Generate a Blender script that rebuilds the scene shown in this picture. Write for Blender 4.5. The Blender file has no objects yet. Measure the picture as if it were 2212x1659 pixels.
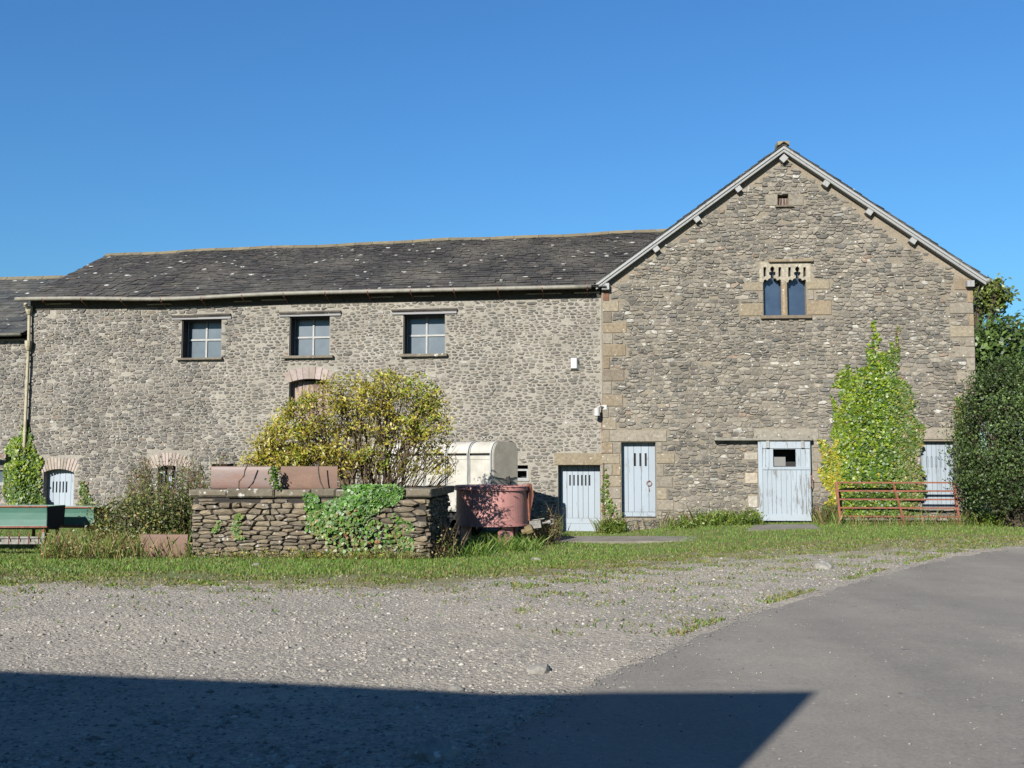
import bpy, bmesh, math, random
import numpy as np
from mathutils import Vector

# ------------------------------------------------------------------ camera, world, sun
S = bpy.context.scene
COL = S.collection
R = math.radians
F = 2200.0; CX = 1106.0; CY = 829.5          # focal length and centre, for a 2212 px wide frame
EYE = np.array([0.0, 0.0, 1.6])
PITCH = math.atan((1000 - CY) / F)
cam = bpy.data.cameras.new("camera")
cam.sensor_width = 36; cam.lens = 36 * F / 2212; cam.clip_start = 0.1; cam.clip_end = 9000
camo = bpy.data.objects.new("camera", cam); COL.objects.link(camo)
camo.location = EYE; camo.rotation_euler = (math.pi / 2 + PITCH, 0, 0)
S.camera = camo

SUN_EL = R(27.5); SUN_AZ = R(27)              # light travels 27 deg to the right of straight ahead
w = bpy.data.worlds.new("World"); S.world = w; w.use_nodes = True
nt = w.node_tree
sky = nt.nodes.new("ShaderNodeTexSky"); sky.sky_type = 'NISHITA'; sky.sun_disc = False
sky.sun_elevation = SUN_EL; sky.sun_rotation = math.pi + SUN_AZ
sky.altitude = 0; sky.air_density = 1.6; sky.dust_density = 0.1; sky.ozone_density = 6.0
hs = nt.nodes.new("ShaderNodeHueSaturation"); hs.inputs["Saturation"].default_value = 1.0
tn = nt.nodes.new("ShaderNodeMix"); tn.data_type = 'RGBA'; tn.blend_type = 'MULTIPLY'; tn.inputs[0].default_value = 1.0
tn.inputs[7].default_value = (0.41, 0.73, 1.05, 1)      # clear washed autumn air
nt.links.new(sky.outputs[0], hs.inputs["Color"]); nt.links.new(hs.outputs[0], tn.inputs[6])
nt.links.new(tn.outputs[2], nt.nodes["Background"].inputs[0])
nt.nodes["Background"].inputs[1].default_value = 0.052
sl = bpy.data.lights.new("sun", 'SUN'); sl.energy = 5.0; sl.angle = R(0.5); sl.color = (1.0, 0.96, 0.9)
so = bpy.data.objects.new("sun", sl); COL.objects.link(so)
so.rotation_euler = Vector((math.sin(SUN_AZ) * math.cos(SUN_EL), math.cos(SUN_AZ) * math.cos(SUN_EL), -math.sin(SUN_EL))).to_track_quat('-Z', 'Y').to_euler()
S.view_settings.view_transform = 'Standard'; S.view_settings.look = 'None'
S.view_settings.exposure = 1.33; S.view_settings.gamma = 1.0

# ------------------------------------------------------------------ helpers: geometry
rng = random.Random(7)
nr = np.random.default_rng(7)
FWD = np.array([0, math.cos(PITCH), math.sin(PITCH)]); UP = np.array([0, -math.sin(PITCH), math.cos(PITCH)])

def ray(px, py):
    return np.array([(px - CX) / F, 0, 0]) + FWD + UP * ((CY - py) / F)

def at(px, py, Y):
    d = ray(px, py); return EYE + d * (Y / d[1])

def sm(a, b, v):
    t = min(1, max(0, (v - a) / (b - a))); return t * t * (3 - 2 * t)

def gz(x, y):
    a = sm(14, 22, y)
    return a * (-0.22 * (1 - sm(2.2, 5.5, x)) + 0.06 * sm(4, 8, x)) + 0.015 * math.sin(x * 0.9) * math.sin(y * 0.7)

def gp(px, py):
    d = ray(px, py); z = 0
    for _ in range(25):
        t = (z - EYE[2]) / d[2]; p = EYE + d * t; z = gz(p[0], p[1])
    return p

class Frame:
    def __init__(s, ox, oy, phi):
        s.O = np.array([ox, oy, 0.0]); s.phi = R(phi)
        s.u = np.array([math.cos(s.phi), -math.sin(s.phi), 0]); s.b = np.array([math.sin(s.phi), math.cos(s.phi), 0])
    def hit(s, px, py, d=0):
        v = ray(px, py); t = (d - np.dot(EYE - s.O, s.b)) / np.dot(v, s.b); p = EYE + v * t
        return float(np.dot(p - s.O, s.u)), float(p[2])
    def rect(s, x0, y0, x1, y1, d=0):
        a = s.hit(x0, (y0 + y1) / 2, d)[0]; b = s.hit(x1, (y0 + y1) / 2, d)[0]; xm = (x0 + x1) / 2
        return (a, s.hit(xm, y1, d)[1], b, s.hit(xm, y0, d)[1])     # s0, z0, s1, z1
    def world(s, ss, d, z):
        p = s.O + s.u * ss + s.b * d; return np.array([p[0], p[1], z])

GF = Frame(2.40, 27.0, 4.0)      # gable front
LF = Frame(2.40, 27.06, 8.0)     # long barn front (s runs negative to the left)

class MB:
    """collects faces with a material slot and a colour per face"""
    def __init__(s): s.v = []; s.f = []; s.m = []; s.c = []
    def face(s, pts, m=0, c=(1, 1, 1)):
        i = len(s.v); s.v.extend([tuple(p) for p in pts]); s.f.append(tuple(range(i, i + len(pts)))); s.m.append(m); s.c.append(c)
    def box(s, x0, y0, z0, x1, y1, z1, m=0, c=(1, 1, 1), bev=0.0):
        if x0 > x1: x0, x1 = x1, x0
        if y0 > y1: y0, y1 = y1, y0
        if z0 > z1: z0, z1 = z1, z0
        b = min(bev, (x1 - x0) * .3, (z1 - z0) * .3)
        if b > 0:   # bevel round the front face
            i = len(s.v)
            s.v += [(x0, y0 + b, z0), (x1, y0 + b, z0), (x1, y0 + b, z1), (x0, y0 + b, z1),
                    (x0 + b, y0, z0 + b), (x1 - b, y0, z0 + b), (x1 - b, y0, z1 - b), (x0 + b, y0, z1 - b),
                    (x0, y1, z0), (x1, y1, z0), (x1, y1, z1), (x0, y1, z1)]
            fs = [(4, 5, 6, 7), (0, 1, 5, 4), (1, 2, 6, 5), (2, 3, 7, 6), (3, 0, 4, 7), (0, 8, 9, 1), (1, 9, 10, 2), (2, 10, 11, 3), (3, 11, 8, 0), (11, 10, 9, 8)]
        else:
            i = len(s.v)
            s.v += [(x0, y0, z0), (x1, y0, z0), (x1, y0, z1), (x0, y0, z1), (x0, y1, z0), (x1, y1, z0), (x1, y1, z1), (x0, y1, z1)]
            fs = [(0, 1, 2, 3), (5, 4, 7, 6), (1, 5, 6, 2), (4, 0, 3, 7), (3, 2, 6, 7), (4, 5, 1, 0)]
        for f in fs: s.f.append(tuple(i + k for k in f)); s.m.append(m); s.c.append(c)
    def slab(s, quad, thick, m=0, c=(1, 1, 1), edge=None):
        """quad of 3-d points pushed back along its normal"""
        q = [np.array(p, float) for p in quad]; n = np.cross(q[1] - q[0], q[-1] - q[0]); n /= np.linalg.norm(n) + 1e-12
        i = len(s.v); k = len(q)
        s.v += [tuple(p) for p in q] + [tuple(p - n * thick) for p in q]
        fs = [tuple(range(k)), tuple(range(2 * k - 1, k - 1, -1))] + [(j, j + k, (j + 1) % k + k, (j + 1) % k) for j in range(k)]
        for q_, f in enumerate(fs): s.f.append(tuple(i + j for j in f)); s.m.append(m); s.c.append(c if (edge is None or q_ == 0) else edge)
    def bar(s, a, b, wx, wz, m=0, c=(1, 1, 1), up=(0, 0, 1)):
        a = np.array(a, float); b = np.array(b, float); d = b - a; d /= np.linalg.norm(d)
        up = np.array(up, float)
        if abs(np.dot(d, up)) > .95: up = np.array([0, 1, 0.])
        e = np.cross(d, up); e /= np.linalg.norm(e); g = np.cross(e, d)
        i = len(s.v)
        for p in (a, b):
            for (p1, p2) in ((-1, -1), (1, -1), (1, 1), (-1, 1)): s.v.append(tuple(p + e * p1 * wx / 2 + g * p2 * wz / 2))
        for f in ((3, 2, 1, 0), (4, 5, 6, 7), (0, 1, 5, 4), (1, 2, 6, 5), (2, 3, 7, 6), (3, 0, 4, 7)):
            s.f.append(tuple(i + k for k in f)); s.m.append(m); s.c.append(c)
    def tube(s, pts, rad, n=6, m=0, c=(1, 1, 1)):
        pts = [np.array(p, float) for p in pts]
        rr = rad if isinstance(rad, (list, tuple)) else [rad] * len(pts)
        i = len(s.v)
        for k, p in enumerate(pts):
            d = pts[min(k + 1, len(pts) - 1)] - pts[max(k - 1, 0)]; d /= np.linalg.norm(d) + 1e-9
            up = np.array([0, 0, 1.]) if abs(d[2]) < .9 else np.array([1., 0, 0])
            e = np.cross(d, up); e /= np.linalg.norm(e); g = np.cross(e, d)
            for j in range(n):
                a = 2 * math.pi * j / n; s.v.append(tuple(p + rr[k] * (e * math.cos(a) + g * math.sin(a))))
        for k in range(len(pts) - 1):
            for j in range(n):
                s.f.append((i + k * n + j, i + k * n + (j + 1) % n, i + (k + 1) * n + (j + 1) % n, i + (k + 1) * n + j)); s.m.append(m); s.c.append(c)
        for k0, rev in ((0, True), (len(pts) - 1, False)):
            f = [i + k0 * n + j for j in range(n)]
            s.f.append(tuple(f[::-1] if rev else f)); s.m.append(m); s.c.append(c)
    def lathe(s, prof, n=32, m=0, c=(1, 1, 1), cx=0, cy=0, a0=0, a1=2 * math.pi):
        full = abs(a1 - a0 - 2 * math.pi) < 1e-6; i = len(s.v); nn = n if full else n + 1
        for (r, z) in prof:
            for j in range(nn):
                a = a0 + (a1 - a0) * j / n; s.v.append((cx + r * math.cos(a), cy + r * math.sin(a), z))
        for k in range(len(prof) - 1):
            for j in range(n):
                j2 = (j + 1) % nn
                s.f.append((i + k * nn + j, i + k * nn + j2, i + (k + 1) * nn + j2, i + (k + 1) * nn + j)); s.m.append(m); s.c.append(c)
    def build(s, name, mats, parent=None, smooth=False):
        me = bpy.data.meshes.new(name); me.from_pydata(s.v, [], s.f)
        if not isinstance(mats, (list, tuple)): mats = [mats]
        for x in mats: me.materials.append(x)
        me.polygons.foreach_set("material_index", np.array(s.m, dtype=np.int32))
        ca = me.color_attributes.new("Col", 'FLOAT_COLOR', 'CORNER')
        cnt = np.array([len(f) for f in s.f]); cc = np.ones((len(s.f), 4), dtype=np.float32); cc[:, :3] = np.array(s.c, dtype=np.float32)
        ca.data.foreach_set("color", np.repeat(cc, cnt, axis=0).ravel())
        if smooth: me.polygons.foreach_set("use_smooth", np.ones(len(s.f), dtype=bool))
        me.update()
        return link(name, me, parent)

def link(name, me, parent=None):
    o = bpy.data.objects.new(name, me); COL.objects.link(o)
    if parent is not None: o.parent = parent
    return o

def np_mesh(name, V, Fa, C, mat, parent=None):
    """V (n,3), Fa (m,k) with one face size k, C (m,3) one colour per face"""
    me = bpy.data.meshes.new(name); m, k = Fa.shape
    me.vertices.add(len(V)); me.vertices.foreach_set("co", np.asarray(V, dtype=np.float32).ravel())
    me.loops.add(m * k); me.loops.foreach_set("vertex_index", np.asarray(Fa, dtype=np.int32).ravel())
    me.polygons.add(m); me.polygons.foreach_set("loop_start", np.arange(0, m * k, k, dtype=np.int32))
    me.update(calc_edges=True)
    ca = me.color_attributes.new("Col", 'FLOAT_COLOR', 'CORNER')
    cc = np.ones((m, 4), dtype=np.float32); cc[:, :3] = C
    ca.data.foreach_set("color", np.repeat(cc, k, axis=0).ravel())
    me.materials.append(mat)
    return link(name, me, parent)

def tag(o, label=None, cat=None, group=None, kind=None):
    if label: o["label"] = label
    if cat: o["category"] = cat
    if group: o["group"] = group
    if kind: o["kind"] = kind
    return o

def empty(name, loc=(0, 0, 0), rz=0, label=None, cat=None, group=None):
    o = bpy.data.objects.new(name, None); COL.objects.link(o); o.location = loc; o.rotation_euler = (0, 0, rz); o.empty_display_size = .2
    return tag(o, label, cat, group)

ALB = 0.5      # displayed daylight value -> base colour
def lin(r, g, b):
    f = lambda v: ((v / 255 + .055) / 1.055) ** 2.4 if v > 10 else v / 255 / 12.92
    return (f(r) * ALB, f(g) * ALB, f(b) * ALB)

# ------------------------------------------------------------------ helpers: materials
def nd(nt, typ, **kw):
    n = nt.nodes.new(typ)
    for k, v in kw.items():
        if k.startswith("i_"):
            key = k[2:]; key = int(key) if key.isdigit() else key
            n.inputs[key].default_value = v
        else: setattr(n, k, v)
    return n

def newmat(name):
    m = bpy.data.materials.new(name); m.use_nodes = True
    return m, m.node_tree, m.node_tree.nodes["Principled BSDF"]

def coords(nt, scale=(1, 1, 1)):
    tc = nd(nt, "ShaderNodeTexCoord"); mp = nd(nt, "ShaderNodeMapping"); mp.inputs["Scale"].default_value = scale
    nt.links.new(tc.outputs["Object"], mp.inputs["Vector"]); return mp.outputs[0]

def noise(nt, vec, scale, detail=4, rough=.55, dist=0.0):
    n = nd(nt, "ShaderNodeTexNoise"); n.inputs["Scale"].default_value = scale; n.inputs["Detail"].default_value = detail
    n.inputs["Roughness"].default_value = rough; n.inputs["Distortion"].default_value = dist
    nt.links.new(vec, n.inputs["Vector"]); return n.outputs["Fac"]

def ramp(nt, fac, a, b, ca=(0, 0, 0), cb=(1, 1, 1)):
    r = nd(nt, "ShaderNodeValToRGB"); r.color_ramp.elements[0].position = a; r.color_ramp.elements[1].position = b
    r.color_ramp.elements[0].color = (*ca, 1); r.color_ramp.elements[1].color = (*cb, 1)
    nt.links.new(fac, r.inputs[0]); return r.outputs[0]

def mix(nt, fac, a, b, mode='MIX'):
    m = nd(nt, "ShaderNodeMix", data_type='RGBA', blend_type=mode)
    for k, v in ((0, fac), (6, a), (7, b)):
        if isinstance(v, (int, float)): m.inputs[k].default_value = v
        elif isinstance(v, tuple): m.inputs[k].default_value = (*v, 1)
        else: nt.links.new(v, m.inputs[k])
    return m.outputs[2]

def bump(nt, bs, h, strength=.4, dist=.02):
    b = nd(nt, "ShaderNodeBump"); b.inputs["Strength"].default_value = strength; b.inputs["Distance"].default_value = dist
    nt.links.new(h, b.inputs["Height"]); nt.links.new(b.outputs[0], bs.inputs["Normal"])

def attr(nt):
    a = nd(nt, "ShaderNodeAttribute"); a.attribute_name = "Col"; return a.outputs["Color"]

def dots(nt, vec, scale, r0, r1, keep=.5):
    """round spots: 1 inside a fraction of the cells of a voronoi"""
    v = nd(nt, "ShaderNodeTexVoronoi"); v.inputs["Scale"].default_value = scale; nt.links.new(vec, v.inputs["Vector"])
    d = ramp(nt, v.outputs["Distance"], r0, r1, (1, 1, 1), (0, 0, 0))
    sp = nd(nt, "ShaderNodeSeparateColor"); nt.links.new(v.outputs["Color"], sp.inputs[0])
    k = nd(nt, "ShaderNodeMath", operation='LESS_THAN'); nt.links.new(sp.outputs[0], k.inputs[0]); k.inputs[1].default_value = keep
    mu = nd(nt, "ShaderNodeMath", operation='MULTIPLY'); nt.links.new(d, mu.inputs[0]); nt.links.new(k.outputs[0], mu.inputs[1])
    return mu.outputs[0]

def basic(name, c1, c2=None, rough=.8, scale=6, lo=.4, hi=.65, metallic=0, bmp=.15, stretch=(1, 1, 1), useattr=False, fine=0.25, bdist=.01):
    m, nt, bs = newmat(name); v = coords(nt, stretch)
    n1 = noise(nt, v, scale, 6, .6)
    col = mix(nt, ramp(nt, n1, lo, hi), c1, c2 or tuple(x * .75 for x in c1))
    n2 = noise(nt, v, scale * 9, 4, .6)
    col = mix(nt, fine, col, ramp(nt, n2, .3, .7, (.35, .35, .35), (1.0, 1.0, 1.0)), 'MULTIPLY')
    if useattr: col = mix(nt, 1.0, col, attr(nt), 'MULTIPLY')
    nt.links.new(col, bs.inputs["Base Color"]); bs.inputs["Roughness"].default_value = rough; bs.inputs["Metallic"].default_value = metallic
    if bmp: bump(nt, bs, n2, bmp, bdist)
    return m

def stone_mat(name, lichen=.35, smear=0.0, sm_col=(150, 145, 134)):
    m, nt, bs = newmat(name); v = coords(nt)
    col = attr(nt)
    n1 = noise(nt, v, 14, 6, .65)
    col = mix(nt, 1.0, col, ramp(nt, n1, .25, .75, (.55, .55, .55), (1.4, 1.38, 1.32)), 'MULTIPLY')
    big = noise(nt, v, .9, 5, .6)
    col = mix(nt, ramp(nt, big, .42, .72, (0, 0, 0), (.35, .35, .35)), col, lin(150, 140, 122))
    bl = noise(nt, v, 6.5, 5, .7, .4); col = mix(nt, ramp(nt, bl, .63 - lichen * .08, .71 - lichen * .08, (0, 0, 0), (.7, .7, .7)), col, lin(182, 178, 168))
    sp = dots(nt, v, 9, .16, .24, lichen); sp2 = dots(nt, v, 3.1, .14, .22, lichen * .45)
    if smear:
        sv = noise(nt, coords(nt, (1, 1, 1.6)), 5.5, 7, .72, .5); col = mix(nt, ramp(nt, sv, .62 - smear * .25, .74 - smear * .25, (0, 0, 0), (.88, .88, .88)), col, mix(nt, .6, lin(*sm_col), ramp(nt, noise(nt, v, 26, 4, .7), .3, .7, (.6, .59, .57), (1.15, 1.15, 1.14)), 'MULTIPLY'))
        dk = noise(nt, v, .8, 6, .65, .3); col = mix(nt, .8, col, ramp(nt, dk, .32, .68, (.74, .74, .73), (1.16, 1.16, 1.15)), 'MULTIPLY')
    brk = ramp(nt, noise(nt, v, 30, 3), .38, .55)
    for s_ in (sp, sp2):
        mu = nd(nt, "ShaderNodeMath", operation='MULTIPLY'); nt.links.new(s_, mu.inputs[0]); nt.links.new(brk, mu.inputs[1])
        col = mix(nt, mu.outputs[0], col, lin(205, 203, 194))
    nt.links.new(col, bs.inputs["Base Color"]); bs.inputs["Roughness"].default_value = .92
    bump(nt, bs, n1, .5, .02)
    return m

def mortar_mat(name, ca, cb):
    m, nt, bs = newmat(name); v = coords(nt)
    a = noise(nt, v, .7, 6, .65); b = noise(nt, v, 22, 5, .7)
    col = mix(nt, ramp(nt, a, .35, .65), ca, cb)
    col = mix(nt, .75, col, ramp(nt, b, .3, .68, (.5, .48, .45), (1.12, 1.12, 1.1)), 'MULTIPLY')
    dk = noise(nt, v, .8, 6, .65, .3); col = mix(nt, .8, col, ramp(nt, dk, .32, .68, (.74, .74, .73), (1.16, 1.16, 1.15)), 'MULTIPLY')
    col = mix(nt, 1.0, col, attr(nt), 'MULTIPLY')
    nt.links.new(col, bs.inputs["Base Color"]); bs.inputs["Roughness"].default_value = .95
    bump(nt, bs, b, .8, .03)
    return m

def slate_mat(name, white, orange=0.0):
    m, nt, bs = newmat(name); v = coords(nt)
    n1 = noise(nt, v, 7, 6, .65); col = mix(nt, 1.0, attr(nt), ramp(nt, n1, .25, .75, (.6, .6, .6), (1.35, 1.35, 1.35)), 'MULTIPLY')
    big = noise(nt, v, .55, 5, .6)
    col = mix(nt, ramp(nt, big, .45, .72, (0, 0, 0), (.6, .6, .6)), col, lin(112, 106, 94))
    bl2 = noise(nt, coords(nt, (1, 1.8, 1.8)), 2.2, 7, .75, .6); col = mix(nt, ramp(nt, bl2, .56, .7, (0, 0, 0), (.6, .6, .6)), col, lin(150, 144, 128))
    tcs = coords(nt, (1.0, 1.35, 1.35))
    warp = mix(nt, .035, tcs, nd_noisecol(nt, tcs, 6), 'ADD')
    m1 = dots(nt, warp, 1.7, .1, .15, min(1, white * 1.5)); m2 = dots(nt, warp, 3.6, .12, .2, white * .5)
    for k in (m1, m2): col = mix(nt, k, col, lin(205, 205, 196))
    if orange:
        o = noise(nt, v, 1.3, 6, .7); col = mix(nt, ramp(nt, o, .66, .74, (0, 0, 0), (orange, orange, orange)), col, lin(150, 110, 50))
    nt.links.new(col, bs.inputs["Base Color"]); bs.inputs["Roughness"].default_value = .8
    bump(nt, bs, n1, .4, .01)
    return m

def nd_noisecol(nt, vec, scale):
    n = nd(nt, "ShaderNodeTexNoise"); n.inputs["Scale"].default_value = scale; n.inputs["Detail"].default_value = 2
    nt.links.new(vec, n.inputs["Vector"]); return n.outputs["Color"]

def paint_mat(name, c, worn, amount=.62, rough=.6):
    m, nt, bs = newmat(name); v = coords(nt, (9, 9, .8))
    st = noise(nt, v, 3.0, 7, .7); v2 = coords(nt); big = noise(nt, v2, 1.6, 4, .6); f2 = noise(nt, v2, 40, 3, .6)
    col = mix(nt, 1.0, c, attr(nt), 'MULTIPLY')
    col = mix(nt, ramp(nt, big, .35, .7, (0, 0, 0), (.3, .3, .3)), col, tuple(x * .8 for x in c))
    ad = nd(nt, "ShaderNodeMath", operation='ADD'); nt.links.new(st, ad.inputs[0])
    m2 = nd(nt, "ShaderNodeMath", operation='MULTIPLY'); nt.links.new(big, m2.inputs[0]); m2.inputs[1].default_value = .35; nt.links.new(m2.outputs[0], ad.inputs[1])
    col = mix(nt, ramp(nt, ad.outputs[0], amount + .17, amount + .24), col, worn)
    nt.links.new(col, bs.inputs["Base Color"]); bs.inputs["Roughness"].default_value = rough
    bump(nt, bs, st, .25, .006)
    return m

def leaf_mat(name, gloss=.45, trans=.3):
    m, nt, bs = newmat(name); a = attr(nt)
    nt.links.new(a, bs.inputs["Base Color"]); bs.inputs["Roughness"].default_value = gloss; bs.inputs["Specular IOR Level"].default_value = .35
    tr = nd(nt, "ShaderNodeBsdfTranslucent"); c = mix(nt, 1.0, a, (1.5, 1.45, .7), 'MULTIPLY'); nt.links.new(c, tr.inputs[0])
    ms = nd(nt, "ShaderNodeMixShader"); ms.inputs[0].default_value = trans
    nt.links.new(bs.outputs[0], ms.inputs[1]); nt.links.new(tr.outputs[0], ms.inputs[2])
    nt.links.new(ms.outputs[0], nt.nodes["Material Output"].inputs[0])
    return m

M = {}
M['stone'] = stone_mat("rubble_stone", .45, .3, (150, 142, 127)); M['stone_long'] = stone_mat("pointed_rubble", .35, .36, (166, 160, 148)); M['wallstone'] = stone_mat("dry_stone", .55)
M['mortar_pale'] = mortar_mat("pale_mortar", lin(176, 170, 158), lin(164, 158, 146))
M['mortar_tan'] = mortar_mat("tan_mortar", lin(160, 149, 130), lin(148, 139, 123))
M['mortar_dark'] = mortar_mat("dark_joint", lin(88, 80, 68), lin(60, 55, 48))
M['dressed'] = stone_mat("dressed_stone", .3)
M['slate'] = slate_mat("slate", .34, .35); M['slate_green'] = slate_mat("green_slate", .5)
M['ridge'] = basic("ridge_tile", lin(140, 128, 98), lin(120, 110, 90), scale=4, bmp=.3, useattr=True)
M['paint'] = paint_mat("pale_blue_paint", lin(160, 172, 181), lin(116, 116, 112), .61)
M['paint_worn'] = paint_mat("worn_blue_paint", lin(166, 177, 184), lin(120, 119, 115), .57)
M['white'] = paint_mat("white_paint", lin(158, 159, 156), lin(128, 125, 118), .57)
M['wood'] = paint_mat("weathered_wood", lin(170, 150, 138), lin(108, 86, 72), .52, .85)
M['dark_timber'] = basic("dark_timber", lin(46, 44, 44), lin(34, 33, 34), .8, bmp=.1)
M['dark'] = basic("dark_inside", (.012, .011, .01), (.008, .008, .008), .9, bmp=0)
M['frame_grey'] = basic("grey_frame", lin(170, 170, 166), lin(150, 150, 145), .6, bmp=.05)
M['gutter'] = basic("grey_gutter", lin(150, 146, 132), lin(126, 121, 106), .7, scale=5, bmp=.1)
M['rust'] = basic("rust", lin(158, 92, 66), lin(116, 74, 56), .85, scale=12, bmp=.3)
M['metal_plain'] = basic("plain_metal", lin(150, 148, 140), lin(110, 104, 92), .6, scale=9, bmp=.1)
M['leaf'] = leaf_mat("leaf"); M['leaf_dark'] = leaf_mat("glossy_leaf", .55, .15); M['grass'] = leaf_mat("grass_blade", .6, .3)
M['bark'] = basic("bark", lin(92, 78, 58), lin(66, 56, 44), .9, scale=10, bmp=.4)
M['white_plastic'] = basic("white_plastic", lin(196, 196, 190), lin(186, 186, 180), .5, bmp=0, fine=.05)
M['brick_pink'] = basic("mauve_brick", lin(182, 168, 156), lin(160, 146, 134), .9, scale=7, bmp=.3, useattr=True)
M['concrete'] = basic("concrete", lin(140, 134, 122), lin(118, 112, 100), .95, scale=3, bmp=.3)

m, nt, bs = newmat("dusty_glass"); v = coords(nt); n_ = noise(nt, v, 3, 5)
nt.links.new(mix(nt, ramp(nt, n_, .35, .7), lin(72, 86, 96), lin(88, 102, 110)), bs.inputs["Base Color"]); bs.inputs["Roughness"].default_value = .28; bs.inputs["Specular IOR Level"].default_value = .6
M['glass'] = m
m, nt, bs = newmat("dark_glass"); v = coords(nt); n_ = noise(nt, v, 3, 5)
nt.links.new(mix(nt, ramp(nt, n_, .35, .7), lin(50, 66, 88), lin(62, 80, 102)), bs.inputs["Base Color"]); bs.inputs["Roughness"].default_value = .25; bs.inputs["Specular IOR Level"].default_value = .6
M['glass_dark'] = m

# ------------------------------------------------------------------ masonry builders
def clip(poly, a, b, c):
    """keep the part of a 2-d polygon with a*x+b*y<=c"""
    out = []
    for i in range(len(poly)):
        p, q = poly[i], poly[(i + 1) % len(poly)]; dp = a * p[0] + b * p[1] - c; dq = a * q[0] + b * q[1] - c
        if dp <= 0: out.append(p)
        if (dp < 0) != (dq < 0) and dp != dq:
            t = dp / (dp - dq); out.append((p[0] + (q[0] - p[0]) * t, p[1] + (q[1] - p[1]) * t))
    return out

def facade(mb, s0, z0, s1, z1, holes, y=0.0, planes=(), m=0, c=(1, 1, 1), reveal=.4, rm=None, rc=None):
    hs = [(max(s0, h[0]), max(z0, h[1]), min(s1, h[2]), min(z1, h[3])) for h in holes]
    hs = [h for h in hs if h[0] < h[2] and h[1] < h[3]]
    xs = sorted({s0, s1} | {h[0] for h in hs} | {h[2] for h in hs}); zs = sorted({z0, z1} | {h[1] for h in hs} | {h[3] for h in hs})
    for i in range(len(xs) - 1):
        for j in range(len(zs) - 1):
            xc = (xs[i] + xs[i + 1]) / 2; zc = (zs[j] + zs[j + 1]) / 2
            if any(h[0] < xc < h[2] and h[1] < zc < h[3] for h in hs): continue
            p = [(xs[i], zs[j]), (xs[i + 1], zs[j]), (xs[i + 1], zs[j + 1]), (xs[i], zs[j + 1])]
            for pl in planes: p = clip(p, *pl) if len(p) > 2 else p
            if len(p) > 2: mb.face([(q[0], y, q[1]) for q in p], m, c)
    rm = m if rm is None else rm; rc = rc or c
    for (a, b_, d, e) in hs:
        mb.face([(a, y, b_), (a, y, e), (a, y + reveal, e), (a, y + reveal, b_)], rm, rc)
        mb.face([(d, y, e), (d, y, b_), (d, y + reveal, b_), (d, y + reveal, e)], rm, rc)
        mb.face([(a, y, e), (d, y, e), (d, y + reveal, e), (a, y + reveal, e)], rm, rc)
        mb.face([(d, y, b_), (a, y, b_), (a, y + reveal, b_), (d, y + reveal, b_)], rm, rc)

def wob(s, z):
    return .022 * math.sin(1.7 * s + .9 * z) + .018 * math.sin(.63 * s - 2.1 * z + 1) + .01 * math.sin(5.1 * s + 3 * z)

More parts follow.
